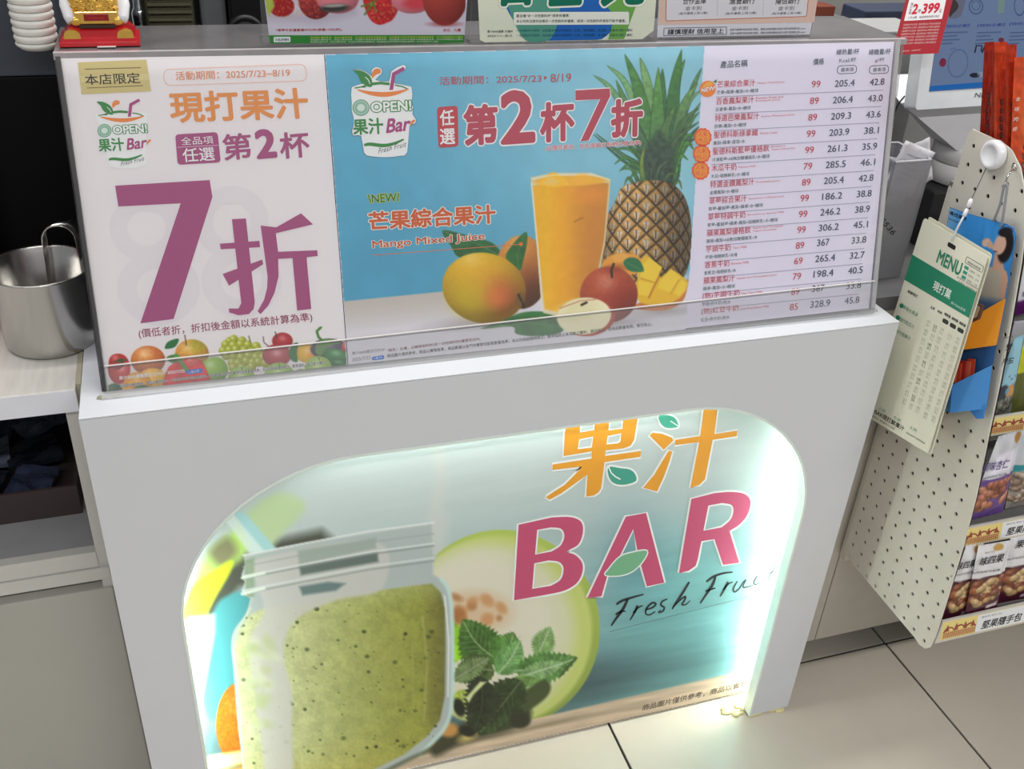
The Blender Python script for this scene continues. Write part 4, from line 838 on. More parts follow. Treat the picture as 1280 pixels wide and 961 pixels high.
rows = [('芒果綜合果汁', 'Mango Mixed Juice', '芒果•蘋果•鳳梨•水•糖球', '99', '205.4', '42.8'), ('百香鳳梨果汁', 'Passion Fruit and|Pineapple Juice', '百香果•鳳梨•水•糖球', '89', '206.4', '43.0'),
        ('特選芭樂鳳梨汁', 'Guava Pineapple Juice', '芭樂•鳳梨•水•糖球', '89', '209.3', '43.6'), ('聖德科斯綠拿鐵', 'Green Latte', '鳳梨•蘋果•菠菜•水', '99', '203.9', '38.1'),
        ('聖德科斯藍莓優格飲', 'Blueberry|Yogurt Smoothie', '冷凍藍莓•AB無加糖優酪乳•水•糖球', '99', '261.3', '35.9'), ('木瓜牛奶', 'Papaya Milk', '木瓜•瑞穗鮮乳•水•糖球', '79', '285.5', '46.1'),
        ('特選金鑽鳳梨汁', 'Pineapple Juice', '金鑽鳳梨•水•糖球', '89', '205.4', '42.8'), ('草莓綜合果汁', 'Strawberry Mixed Juice', '草莓•蔓越莓•鳳梨•蘋果•水•糖球', '99', '186.2', '38.8'),
        ('草莓特調牛奶', 'Strawberry Special Milk', '草莓•蔓越莓•蘋果•鳳梨•瑞穗鮮乳•水•糖球', '99', '246.2', '38.9'), ('蘋果鳳梨優格飲', 'Apple and Pineapple|Yogurt Smoothie', '蘋果•鳳梨•AB無加糖優酪乳•水', '99', '306.2', '45.1'),
        ('芋頭牛奶', 'Taro Milk', '芋頭•瑞穗鮮乳•冰塊', '89', '367', '33.8'), ('香蕉牛奶', 'Banana Milk', '香蕉泥•瑞穗鮮乳•水', '69', '265.4', '32.7'), ('蘋果鳳梨汁', 'Apple and Pineapple Juice', '蘋果•鳳梨•水•糖球', '79', '198.4', '40.5'),
        ('(熱)芋頭牛奶', 'Hot Taro Milk', '芋頭•熱牛奶•熱水', '89', '367', '33.8'), ('(熱)紅豆牛奶', 'Hot Red Beans Milk', '紅豆•熱牛奶•熱水', '85', '328.9', '45.8')]
def rowpt(a, b, i):                   # rows are evenly spaced on the sheet itself
    P = PS.at(*a) * (1 - i / 14) + PS.at(*b) * (i / 14); return proj(P)
for i, (nm, en, ing, pr_, kc, su) in enumerate(rows):
    s_ = 1 - .02 * i / 14
    a = rowpt((896.3, 109.8), (876.4, 394), i); dr = rowpt((1105, 107 - 16), (1073.5, 378), i) - rowpt((896.3, 109.8), (876.4, 394), i); dr = dr / np.linalg.norm(dr)
    sl = rowpt((1025, 109), (997, 387), i) ; pe = sl - rowpt((1014, 109.6), (986.7, 388), i)
    nw = 47.4 / 6 * sum(.5 if c in '()' else 1 for c in nm); dd = np.array([1, -.052 - .05 * i / 14])
    p.text(nm, a, a + dd * nw * s_, 8.6, TR_, 2, 'table_lettering', bold=.004)
    e0 = a + dd * (nw + 2.5) * s_
    for q, line_ in enumerate(en.split('|')):
        off = np.array([0, -1.6 if '|' not in en else (-4.2 if q == 0 else -.6)]); p.text(line_, e0 + off, e0 + off + dd * len(line_) * 2.0, 2.8, (206, 110, 120), 2, 'table_lettering')
    c0 = a + np.array([-.7, 8.2]); p.text(ing, c0, c0 + dd * len(ing) * 4.0, 4.8, TB, 2, 'table_lettering')
    p.text(pr_, sl - pe, sl, 8.4, TR_, 2, 'table_lettering', bold=.008)
    r1 = rowpt((1067.8, 107.6), (1037.2, 382.4), i); p.text(kc, r1 - dd * (25 if len(kc) > 3 else 15.4) - (np.array([9.4, 0]) if len(kc) == 3 else 0), r1 - (np.array([9.4, 0]) if len(kc) == 3 else 0), 8.6, DG, 2, 'table_lettering', bold=.008)
    r2 = rowpt((1105, 106), (1073.6, 378.4), i); p.text(su, r2 - dd * 18.4, r2, 8.4, DG, 2, 'table_lettering', bold=.008)
    if i < 14:
        l0 = rowpt((895, 121.2), (875, 406.5), i); l1 = rowpt((1103.8, 112.6), (1071, 386), i); p.line([l0, l1], .8, (150, 150, 170), 1, 'table_lettering')
    if i in (3, 4, 5):
        c = a + np.array([-13.5, -1.5]); R_ = []
        for k in range(24): R_.append((c[0] + (10.4 + 1.1 * (k % 2)) * math.cos(k * math.pi / 12), c[1] + (11 + 1.1 * (k % 2)) * math.sin(k * math.pi / 12)))
        p.poly(R_, (222, 92, 54), 2.2, 'badge'); p.ell(c[0], c[1], 8.6, 9, (236, 142, 60), 2.5, 'badge'); p.text('人氣', c + (-6.5, -.8), c + (6.5, -1.6), 6.6, (216, 60, 48), 3, 'badge', bold=.02, outline=((250, 218, 90), .05)); p.text('商品', c + (-6.5, 7), c + (6.5, 6.2), 6.6, (216, 60, 48), 3, 'badge', bold=.02, outline=((250, 218, 90), .05))
c = np.array([884.5, 111.]); p.ell(c[0], c[1], 10.4, 10, (226, 128, 48), 2.2, 'badge', ang=-35); p.ell(c[0], c[1] - 4, 7, 4, (236, 160, 70), 2.4, 'badge', ang=-30); p.text('NEW!', c + (-8.4, 5), c + (9.6, 1.4), 5.6, (250, 246, 240), 3, 'badge', bold=.03, outline=((190, 60, 30), .05)); p.poly([(891, 102), (896, 99), (895, 104)], (60, 120, 50), 3, 'badge')
p.flush()
# ================================================================== WORKTOPS AND CABINETS BEHIND AND BESIDE
M_CAB = mat('warm_grey_laminate', (170, 168, 160), 0.5, noise=0.03, nscale=5)
M_CABL = mat('pale_grey_laminate', (196, 194, 188), 0.45, noise=0.02)
M_DARK = mat('black_interior', (10, 10, 11), 0.8)
M_WT = mat('white_oak_worktop', (214, 210, 202), 0.4, noise=0.07, nscale=14, stretch=(9, 1.2, 1))
M_WHITE = mat('white_top', (226, 227, 234), 0.35, noise=.02)
WZ = 0.779
lc = empty('low_cabinet', (-0.5, 1.075, 0), 'grey cabinet with an open dark compartment, left of the juice counter', 'cabinet')
CY = 1.078
MB().box(-0.166, -0.152, CY, 1.66, 0.0, WZ - .031).build('end_panel', M_CABL, lc)
MB().box(-0.98, -0.166, CY + .001, 1.66, 0.514, 0.528).build('shelf_board', mat('shelf_grey', (150, 150, 152), .5), lc)
MB().box(-0.98, -0.166, CY - .002, CY + .012, 0.505, 0.530).build('shelf_front', M_CABL, lc)
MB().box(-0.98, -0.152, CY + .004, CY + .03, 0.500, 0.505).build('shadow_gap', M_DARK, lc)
MB().box(-0.98, -0.154, CY - .004, CY + .014, 0.484, 0.5035).build('rail', M_CABL, lc)
MB().box(-0.98, -0.152, CY + .012, 1.66, 0.465, 0.486).build('recess_strip', mat('recess_shade_grey', (128, 127, 122), .5), lc)  # darker grey paints the shadow lying in the recess
MB().box(-0.98, -0.154, CY - .004, CY + .014, 0.06, 0.468, 0.002).build('door', M_CAB, lc)
MB().box(-0.98, -0.152, CY + .04, 1.66, 0.0, 0.06).build('plinth', M_DARK, lc)
MB().box(-0.98, -0.166, 1.55, 1.66, 0.528, WZ - .031).build('back_board', M_DARK, lc)
MB().box(-1.0, -0.98, CY, 1.66, 0.0, WZ - .031).build('end_panel', M_CAB, lc)
wt = MB().box(-1.0, -0.149, CY - .012, 1.68, WZ - .030, WZ, 0.0012).build('worktop', M_WT, None, 'pale wood-grain worktop with a white front edge, holding the steel cup', 'worktop')
MB().box(-1.0, -0.1492, CY - .0126, CY - .012, WZ - .0295, WZ - .0008).build('edge_band', M_WHITE, wt)
MB().box(-0.1488, -0.1435, CY - .002, 1.68, WZ - .03, WZ + .0008).build('worktop_joint_strip', mat('beige_joint', (176, 168, 146), .6), None, 'thin beige joint strip between wood-grain worktop and white counter', 'strip')
# white counter behind the juice counter
rc = empty('rear_counter', (0.4, 1.075, 0), 'white counter with beige front, running behind the juice counter', 'counter')
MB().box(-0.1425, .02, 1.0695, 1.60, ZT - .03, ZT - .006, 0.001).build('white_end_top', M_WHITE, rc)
MB().box(0.021, 1.75, 1.0695, 1.95, ZT - .03, ZT - .006, 0.001).build('counter_top', mat('shade_grey_counter_top', (112, 111, 112), .5), rc)  # top darkened to grey here: shadow behind the case put into its colour
M_BEIGE = mat('beige_cabinet_front', (196, 190, 178), 0.5, noise=.02)
MB().box(-0.1425, 1.012, 1.072, 1.09, 0.062, ZT - .030).build('front_board', M_BEIGE, rc)
MB().box(1.0145, 1.75, 1.072, 1.09, 0.062, ZT - .030).build('front_board', M_BEIGE, rc)
MB().box(-0.1425, 1.75, 1.17, 1.19, 0.0, ZT - .03).build('plinth', mat('dark_plinth', (92, 89, 84), .6), rc)
MB().box(-0.1425, 1.75, 1.088, 1.10, 0.055, ZT - .03).build('carcass', M_DARK, rc)

# dark open box with packets in the compartment
bx = empty('dark_box', (-0.33, 1.25, 0.5285), 'dark brown open box of black packets inside the open compartment', 'box')
yb = float(U((0, 656), 2, 0.5285)[1]); M_BOX = mat('dark_brown_board', (62, 50, 50), .6)
xb0, xb1 = -0.62, float(U((103, 641), 2, 0.5285)[0])
MB().box(xb0, xb1, yb, yb + .004, 0.5285, 0.575).build('front_wall', M_BOX, bx); MB().box(xb0, xb1, yb + .26, yb + .264, 0.5285, 0.575).build('back_wall', M_BOX, bx)
MB().box(xb1 - .004, xb1, yb + .004, yb + .26, 0.5285, 0.575).build('side_wall', M_BOX, bx); MB().box(xb0, xb0 + .004, yb + .004, yb + .26, 0.5285, 0.575).build('side_wall', M_BOX, bx)
MB().box(xb0 + .004, xb1 - .004, yb + .004, yb + .26, 0.5285, 0.531).build('bottom', M_BOX, bx)
rs = random.Random(11); M_PK = [mat('dark_blue_film', (46, 54, 76), .22, noise=.4, nscale=40), mat('black_film', (24, 28, 38), .2, noise=.3, nscale=40), mat('slate_film', (70, 76, 92), .25, noise=.4, nscale=30)]
def crumple(w, h, t, n, seed, amp):
    r = np.random.RandomState(seed); g = r.randn(n, n) * amp; V = []; 
    for j in range(n):
        for i in range(n): V.append(((i / (n - 1) - .5) * w, (j / (n - 1) - .5) * h, g[j, i] + t))
    F = [(j * n + i, j * n + i + 1, (j + 1) * n + i + 1, (j + 1) * n + i) for j in range(n - 1) for i in range(n - 1)]
    V2 = [(v[0], v[1], v[2] - .0012 - t) for v in V]; m = len(V); F2 = [tuple(m + a for a in reversed(f)) for f in F]
    ed = [(i, i + 1) for i in range(n - 1)] + [((n - 1) * n + i + 1, (n - 1) * n + i) for i in range(n - 1)] + [((j + 1) * n, j * n) for j in range(n - 1)] + [(j * n + n - 1, (j + 1) * n + n - 1) for j in range(n - 1)]
    return V + V2, F + F2 + [(b, a, m + a, m + b) for a, b in ed]
for i in range(12):
    V, F = crumple(.07, .055, .006, 6, 40 + i, .0022)
    a = rs.random() * 3; x = xb1 - .056 - (i % 4) * .062 - rs.random() * .01; y = yb + .045 + (i // 4) * .07; z = .553 + (i % 3) * .005
    Mx = Matrix.Translation((x, y, z)) @ Matrix.Rotation(a, 4, 'Z') @ Matrix.Rotation(-.12 + rs.random() * .2, 4, 'X')
    b = MB().add([tuple(Mx @ Vector(v)) for v in V], F); b.build('packet', M_PK[i % 3], None, 'dark film packet in the brown box, row %s, %s' % (['nearest the front', 'in the middle', 'at the back'][i // 4], ['rightmost', 'second from the right', 'third from the right', 'fourth from the right'][i % 4]), 'packet', 'dark film packets in the brown box')

# ================================================================== STEEL CUP, TONGS, RED BOTTLE
cc = U((72, 424), 2, WZ); ccx, ccy = float(cc[0]) - .0035, float(cc[1])
M_STEEL = mat('brushed_steel', (188, 186, 182), 0.22, metal=1.0, noise=.05, nscale=60, stretch=(1, 1, .05))
cup = empty('steel_cup', (ccx, ccy, WZ), 'brushed stainless steel cup with tongs in it, on the pale worktop', 'cup')
MB().lathe((ccx, ccy, WZ), [(0.0, .0008), (.050, .0008), (.0535, .003), (.0550, .010), (.0585, .098), (.0605, .1005), (.0600, .102), (.0575, .0995), (.0535, .012), (.050, .004), (0, .004)], 64).build('body', M_STEEL, cup)
def band(pts, w, t, wd):             # flat strip bent along a path; wd = width direction
    pts = [Vector(p) for p in pts]; wd = Vector(wd).normalized(); V = []; n = len(pts)
    for i, p in enumerate(pts):
        tg = (pts[min(i + 1, n - 1)] - pts[max(i - 1, 0)]).normalized(); nr = tg.cross(wd).normalized(); ww = w[i] if isinstance(w, list) else w
        for a, b in ((-1, -1), (1, -1), (1, 1), (-1, 1)): V.append(p + wd * (a * ww / 2) + nr * (b * t / 2))
    F = [(4 * i + k, 4 * i + (k + 1) % 4, 4 * i + 4 + (k + 1) % 4, 4 * i + 4 + k) for i in range(n - 1) for k in range(4)] + [(3, 2, 1, 0), (4 * n - 4, 4 * n - 3, 4 * n - 2, 4 * n - 1)]
    return V, F
tcx, tcy = ccx + .031, ccy + .004; path = []
for k in range(9): 
    t = k / 8; path.append((tcx - .020 - .010 * (1 - t) ** 2 + .002 * t, tcy, WZ + .016 + .123 * t))
for k in range(1, 12):
    a = math.pi - math.pi * k / 12; path.append((tcx + .018 * math.cos(a), tcy, WZ + .142 + .018 * math.sin(a)))
for k in range(9):
    t = 1 - k / 8; path.append((tcx + .018 + .008 * (1 - t) ** 2, tcy, WZ + .016 + .123 * t))
V, F = band([(x, y, z - .008) for x, y, z in path], .024, .0014, (.25, .97, 0))
MB().add([tuple(v) for v in V], F, True).build('tongs', mat('polished_steel', (210, 208, 204), .12, metal=1, noise=0), None, 'polished steel serving tongs standing in the steel cup', 'tongs')
rbx = U((-12, 402), 2, WZ)
rb = empty('red_bottle', (float(rbx[0]), float(rbx[1]), WZ), 'glossy red bottle at the left edge, beside the steel cup', 'bottle'); rx, ry = float(rbx[0]), float(rbx[1])
MB().lathe((rx, ry, WZ), [(0, .001), (.024, .001), (.028, .004), (.029, .02), (.029, .23), (.026, .25), (.014, .27), (.012, .28), (0, .28)], 32).build('body', mat('glossy_red', (176, 22, 26), .15, noise=.1, coat=.6), rb)
MB().lathe((rx, ry, WZ), [(0, .2801), (.0145, .2801), (.0145, .302), (0, .303)], 24).build('cap', mat('red_cap', (150, 20, 24), .3), rb)

# ================================================================== BACKGROUND MACHINES
M_SLATE = mat('slate_blue_panel', (64, 70, 80), .45, noise=.06)
M_BLK = mat('black_plastic', (14, 15, 17), .35); M_BLKM = mat('matt_black_front', (7, 8, 10), .6, spec=.15)
mc = empty('drinks_machine', (-0.6, 1.62, ZT), 'tall machine with slate-blue upper panel over a black front, behind the worktop', 'machine')
zs = float(U((30, 96), 1, 1.29)[2])
MB().box(-1.0, -.126, 1.292, 1.60, zs, 1.9, .002).build('upper_panel', M_SLATE, mc)
MB().box(-1.0, -.126, 1.29, 1.60, WZ + .001, zs - .0005, .001).build('lower_front', M_BLKM, mc)
# blender station behind the ledge
bs = empty('blender_station', (0.15, 1.66, ZT), 'grey and black blending station with a clear ribbed jug, left of the strawberry poster', 'machine')
X1 = lambda px, y=1.62: float(U((px, 20), 1, y)[0])
MB().box(X1(60), X1(330) + .06, 1.66, 2.1, ZT - .003, 1.9).build('back_plate', mat('grey_back_plate', (80, 82, 84), .4), bs)
MB().box(X1(284), X1(335) + .35, 1.56, 1.66, ZT - .003, 1.5, .004).build('black_housing', M_BLK, bs)
MB().box(X1(250), X1(282), 1.58, 1.659, ZT - .003, 1.5, .006).build('grey_housing', mat('mid_grey_plastic', (104, 106, 108), .3), bs)
jz = 1.06; jxa, jxb = X1(186), X1(240)
b = MB()
for k in range(16): b.box(jxa, jxb, 1.585 - .0015, 1.60, jz - .05 + k * .0105, jz - .05 + k * .0105 + .0035)
b.build('jug_ribs', mat('olive_rib', (98, 96, 74), .3), bs, kind='stuff')
MB().box(jxa - .004, jxb + .004, 1.59, 1.655, ZT - .003, 1.4, .006).build('jug', mat('olive_tinted_jug', (84, 83, 64), .2), bs)
kc = U((174, 10), 1, 1.63)
MB().lathe((float(kc[0]), 1.645, float(kc[2]) - .03), [(0, 0), (.014, 0), (.0155, .004), (.0155, .022), (.013, .028), (.011, .030), (.011, .055), (0, .056)], 32).build('chrome_knob', mat('chrome', (220, 220, 222), .08, metal=1, noise=0), bs)
kr = U((308, 44), 1, 1.55); b = MB(); pts = [(float(kr[0]) + .024 * math.cos(a), 1.553, float(kr[2]) + .024 * math.sin(a)) for a in np.linspace(0, 2 * math.pi, 24, endpoint=False)]
b.tube(pts, .005, 8, closed=True); b.build('round_gasket', mat('black_rubber', (20, 20, 22), .4), bs)
MB().lathe((0, 0, 0), [(0, 0), (.018, 0), (.020, .003), (0, .004)], 24, M=Matrix.Translation((float(kr[0]), 1.556, float(kr[2]))) @ Matrix.Rotation(math.pi / 2, 4, 'X')).build('dial', mat('grey_dial', (90, 92, 94), .3), bs)

# stack of white lids hanging in a dispenser
lx, ly = float(U((42, 30), 1, 1.25)[0]), 1.25; z0 = float(U((42, 60), 1, 1.25)[2])
lid0 = None
for k in range(12):
    prof = [(.0165, .001), (.0205, .0002), (.0224, .0003), (.0238, .0022), (.0246, .0048), (.0244, .0066), (.0232, .0084), (.0216, .0086), (.0165, .0075)] if k else [(0, -.001), (.012, -.001), (.018, .0), (.0222, .0035), (.0243, .006), (.0238, .0078), (.018, .0085), (0, .0085)]
    if k <= 1:
        o = MB().lathe((0, 0, 0), prof, 40).build('plastic_lid', mat('white_plastic_lid', (232, 230, 222), .35), None, 'lowest white plastic lid in the hanging stack, top left' if k == 0 else 'second white plastic lid from the bottom of the hanging stack, top left', 'lid', 'white lids in the hanging stack')
        base = o
    else:
        o = base.copy(); C.objects.link(o); o['label'] = ['second', 'third', 'fourth', 'fifth', 'sixth', 'seventh', 'eighth', 'ninth', 'tenth', 'eleventh', 'twelfth'][k - 1] + ' white plastic lid from the bottom of the hanging stack, top left'
    o.scale = (.93, .93, .93); o.location = (lx, ly, z0 + k * .0082)
MB().box(lx - .004, lx + .004, ly + .024, 1.291, z0 + .10, z0 + .108).build('lid_holder', mat('dark_bracket', (52, 56, 64), .5), None, 'dark bracket holding the stack of white lids', 'bracket')

# ================================================================== FORTUNE CAT ON THE LEDGE
cx0, cx1 = -0.113, -0.030; cy0 = 1.196; cz = LZ + .0014
fc = empty('fortune_cat', ((cx0 + cx1) / 2, cy0 + .03, cz), 'white cat figurine with gold relief on a red base, left end of ledge', 'figurine')
M_RED = mat('lacquer_red', (196, 24, 34), .25, noise=.06, coat=.5); M_GOLD = mat('gold_paint', (232, 184, 78), .25, metal=.45, noise=.15, nscale=90, coat=.5)
def frustum(mb, x0, x1, y0, y1, z0, z1, i): mb.hexa([(x0, y0, z0), (x1, y0, z0), (x1, y1, z0), (x0, y1, z0)], [(x0 + i, y0 + i, z1), (x1 - i, y0 + i, z1), (x1 - i, y1 - i, z1), (x0 + i, y1 - i, z1)]); return mb
b = frustum(MB(), cx0, cx1, cy0, cy0 + .062, cz, cz + .004, .0005); b.build('base_step', M_RED, fc)
b = frustum(MB(), cx0 + .003, cx1 - .003, cy0 + .003, cy0 + .059, cz + .004, cz + .008, .0008); b.build('base_step', M_RED, fc)
b = frustum(MB(), cx0 + .004, cx1 - .004, cy0 + .004, cy0 + .058, cz + .008, cz + .019, .009); b.build('base_body', M_RED, fc)
cz -= .006
for s_, x in ((-1, cx0 + .0145), (1, cx1 - .0145)):
    b = MB(); q = spline([(x - .0085, cz + .0135), (x - .007, cz + .020), (x, cz + .0225), (x + .007, cz + .020), (x + .0085, cz + .0135)], 5, False); b.prism([(float(a[0]), cy0 + .0035, float(a[1])) for a in q], (0, .008, 0)); b.build('gold_ingot', M_GOLD, fc)
MB().box(cx0 + .023, cx1 - .023, cy0 + .008, cy0 + .0095, cz + .0235, cz + .027).build('window_slot', mat('dark_slot', (60, 44, 30), .2), fc)
ccx_ = (cx0 + cx1) / 2
b = MB(); b.ellipsoid((ccx_, cy0 + .033, cz + .052), (.0315, .021, .030), 32, 20); b.build('body', mat('white_glazed', (232, 230, 232), .2, coat=.5, noise=.01), fc)
b = MB(); b.ellipsoid((ccx_, cy0 + .031, cz + .093), (.025, .021, .021), 28, 16)
for s_ in (-1, 1): b.lathe((ccx_ + s_ * .014, cy0 + .031, cz + .108), [(.008, 0), (.0045, .008), (.0005, .015)], 12)
b.build('head', MC['white_glazed'], fc)
for s_ in (-1, 1):
    MB().ellipsoid((ccx_ + s_ * .009, cy0 + .0115, cz + .096), (.003, .0015, .0035), 12, 8).build('eye', M_BLK, fc)
    b = MB(); b.tube([(ccx_ + s_ * .027, cy0 + .03, cz + .060), (ccx_ + s_ * .0285, cy0 + .02, cz + .045), (ccx_ + s_ * .027, cy0 + .012, cz + .034), (ccx_ + s_ * .0255, cy0 + .009, cz + .030)], .005, 10, rs=[.007, .0075, .0062, .005]); b.build('foreleg', MC['white_glazed'], fc)
MB().ellipsoid((ccx_, cy0 + .0095, cz + .088), (.002, .0015, .0015), 8, 6).build('nose', mat('pink_nose', (220, 120, 130), .4), fc)
# gold relief: plaque, clouds and coins
b = MB(); b.box(ccx_ - .022, ccx_ + .022, cy0 + .007, cy0 + .014, cz + .028, cz + .041, .0012)
rr = random.Random(9)
for i in range(60):
    u = -1 + 2 * rr.random(); v = rr.random(); x = ccx_ + u * .024 * (1 - .25 * v); z = cz + .040 + v * .027; y = cy0 + .017 - .0078 * math.sqrt(max(.05, 1 - ((x - ccx_) / .0245) ** 2 - ((z - cz - .049) / .0195) ** 2)); r = .0032 + rr.random() * .003
    a0 = rr.random() * 6.3; pts = [(x + r * (1 - k / 14) * math.cos(a0 + k * .8), y - .001, z + r * (1 - k / 14) * math.sin(a0 + k * .8)) for k in range(11)]; b.tube(pts, .0012, 6)
for s_ in (-1, 1): b.ellipsoid((ccx_ + s_ * .021, cy0 + .009, cz + .031), (.006, .004, .005), 14, 8)
b.ellipsoid((ccx_, cy0 + .017, cz + .049), (.024, .0075, .017), 24, 14)
b.build('gold_relief', M_GOLD, fc, kind='stuff')
q = [(ccx_ - .0125, cz + .0315), (ccx_ + .0125, cz + .0315), (ccx_ + .0125, cz + .0385), (ccx_ - .0125, cz + .0385)]
MB().box(ccx_ - .0125, ccx_ + .0125, cy0 + .006, cy0 + .0072, cz + .0315, cz + .0385, .0005).build('red_cartouche', mat('deep_red', (150, 22, 26), .3), fc)
pf = Print(Plane((0, cy0 + .0059, 0), (0, -1, 0)), fc, base=.5); a = proj((ccx_ - .008, cy0 + .0059, cz + .0332)); b2 = proj((ccx_ + .008, cy0 + .0059, cz + .0332)); pf.text('招財貓', a, b2, 3.4, (196, 70, 60), 1, 'plaque_lettering'); pf.flush()
b = MB(); b.tube([(ccx_ - .012, cy0 + .016, cz + .072), (ccx_, cy0 + .0105, cz + .068), (ccx_ + .012, cy0 + .016, cz + .072)], .0032, 8); b.build('collar', mat('magenta_collar', (176, 40, 120), .3), fc)
MB().ellipsoid((ccx_ - .014, cy0 + .012, cz + .074), (.010, .004, .006), 16, 10).build('collar_tassel', mat('magenta_collar', (176, 40, 120), .3), fc)
MB().box(ccx_ - .003, ccx_ + .016, cy0 - .0045, cy0 - .0005, LZ + .0013, LZ + .002).build('tape_piece', mat('clear_tape', (214, 210, 208), .3), None, 'short piece of clear tape on the ledge rim before the fortune cat', 'tape')

# ================================================================== THREE SMALL POSTERS ON THE LEDGE
def vplane(px): return float(U(px, 2, LZ + .001)[1])
def small_poster(name, label, ytop, q, col, cat='poster'):
    y = vplane(ytop); P = Plane((0, y, 0), (0, -1, 0)); root = empty(name, (float(P.at(*q[3])[0]), y, LZ + .0005), label, cat)
    v = [P.at(*a) for a in q]; zz = LZ + .0022 ; v = [np.array([a[0], a[1], max(a[2], zz)]) for a in v]
    b = MB(); b.prism(v, (0, .0008, 0)); b.build('paper', ink(col), root)
    x0 = min(a[0] for a in v); x1 = max(a[0] for a in v); zt = max(a[2] for a in v)
    b = MB(); b.box(x0 - .002, x1 + .002, y + .0012, y + .0032, LZ + .0005, zt + .004); b.build('holder_back', clear_mat('holder_clear', opac=.03), root)
    b = MB(); b.box(x0 - .002, x1 + .002, y + .0032, y + .05, LZ + .0005, LZ + .0025); b.build('holder_foot', clear_mat('holder_clear', opac=.03), root)
    return root, P
r1, P1 = small_poster('strawberry_poster', 'small upright poster with strawberries and glasses over a green strip, on the ledge', (458, 54), [(322, -70), (590, -72), (580, 53.6), (337.5, 54.7)], (208, 204, 216))
def paint_straw(X, Y):
    cv = Canvas(X, Y, (206, 202, 216)); cv.aa = .7
    cv.over(sstep(10, -30, Y), (170, 120, 130)); cv.stroke([(335, 20), (400, 24), (440, 14)], 10, (178, 164, 180), .6, soft=6)
    cv.ell(352, 8, 16, 13, (160, 36, 40)); cv.ball(395, 0, 22, 24, (176, 60, 62), .4, .2, mot=.5); cv.poly([(328, -6), (340, -8), (343, 8), (336, 20), (330, 8)], (170, 186, 80), soft=1.5)
    cv.ball(422, 0, 26, 17, (226, 130, 142), .3, .2); cv.ell(418, 10, 18, 5, (60, 60, 58), -3, soft=1.5); cv.ell(418, 7, 14, 2, (160, 160, 150), -3)
    for i in range(60):
        rr_ = random.Random(i); 
        cv.ell(338 + rr_.random() * 62, -2 + rr_.random() * 24, .7, 1, (225, 150, 90), alpha=.5)
    cv.poly([(456, -4), (496, 2), (493, 22), (480, 30), (470, 30), (460, 20)], lambda x, y, d: np.array([188, 46, 48.]) * (.8 + .4 * vnoise(x, y, 3, 3, 2))[..., None], smooth=4)
    for a in ((452, 8), (456, 18), (464, 2), (470, 14), (474, -4)): cv.stroke([(466, 4), a], 2.4, (96, 126, 50))
    for i in range(40):
        rr_ = random.Random(i + 90); cv.ell(462 + rr_.random() * 32, 2 + rr_.random() * 24, .6, .9, (236, 180, 110), alpha=.6)
    cv.ball(515, 0, 26, 17, (224, 130, 144), .25, .25); cv.ell(520, 4, 16, 8, (206, 70, 80), soft=3)
    cv.ball(556, -4, 28, 36, (178, 70, 62), .35, .2); cv.ell(556, 30, 17, 3, (150, 50, 50), soft=2, alpha=.7)
    return np.clip(cv.C, 0, 255)
raster(P1, r1, 328, -60, 583, 42, 1.1, paint_straw, 1, 'strawberry_picture', print_mat(), keep=lambda X, Y: (X > 331 + (Y) * .12) & (X < 583 - Y * .04))
p1_ = Print(P1, r1, base=2)
p1_.poly([(336, 44), (580.5, 43.5), (580, 53.4), (337.6, 54.4)], (52, 132, 56), 0, 'green_strip'); p1_.rrect([(342, 46), (363, 45.8), (363, 52.5), (342, 52.8)], 1.5, (228, 234, 236), 1, 'green_strip'); p1_.text('7-ELEVEN', (344, 51.3), (361, 51), 3.4, (40, 80, 90), 2, 'green_strip', bold=.03)
p1_.text('*草莓牛奶優惠價99元/杯(原價119元/杯)。', (345, 40), (428, 39), 4, (176, 60, 60), 1, 'fine_print', bold=.02); p1_.text('台北．九龍', (554, 39.5), (576, 39.3), 4, (186, 60, 60), 1, 'fine_print', bold=.02)
for i, c in enumerate(((206, 216, 70), (214, 226, 204), (204, 220, 196))): p1_.text('商品圖片僅供參考，商品以實物為準，本活動不得與其他優惠併用，商品數量以各門市實際可販售數量為準，本公司保留修正之權利', (388, 47.8 + i * 2.8), (578 - (30 if i == 2 else 0), 47.2 + i * 2.8), 2.2, c, 1, 'fine_print')
p1_.flush()
r2, P2 = small_poster('globe_poster', 'cream poster with a blue and green globe and dark green characters, middle of the ledge', (700, 53), [(594, -70), (826, -72), (817, 38), (803, 49), (606, 53), (600, 50)], (226, 230, 208))
p2_ = Print(P2, r2, base=1)
circ = [(709 + 86 * math.cos(t), -36 + 98 * math.sin(t)) for t in np.linspace(0, math.pi, 40)]
circ = [(x, min(y, 51.5 - (x - 640) * .017)) for x, y in circ]
p2_.poly(circ, (36, 104, 186), 1, 'globe'); p2_.poly(sm([(640, -40), (690, -30), (700, 10), (694, 38), (684, 50.6), (658, 51), (644, 30), (634, 0)], 3), (86, 156, 136), 1.5, 'globe'); p2_.poly([(764, -40), (794, -30), (796, 4), (788, 26), (780, 48.6), (760, 49), (768, 20), (752, 0)], (112, 172, 84), 1.5, 'globe')
for s_, a, b3 in (('百', 620, 668), ('世', 678, 728), ('元', 750, 806)): p2_.text(s_, (a, 8), (b3, 6), 58, (16, 112, 88), 3.5, 'headline_lettering', bold=.05, outline=((238, 240, 228), .04))
p2_.rrect([(642, 15), (786, 14.5), (786, 30.5), (642, 31)], 2, (236, 238, 226), 3, 'text_box')
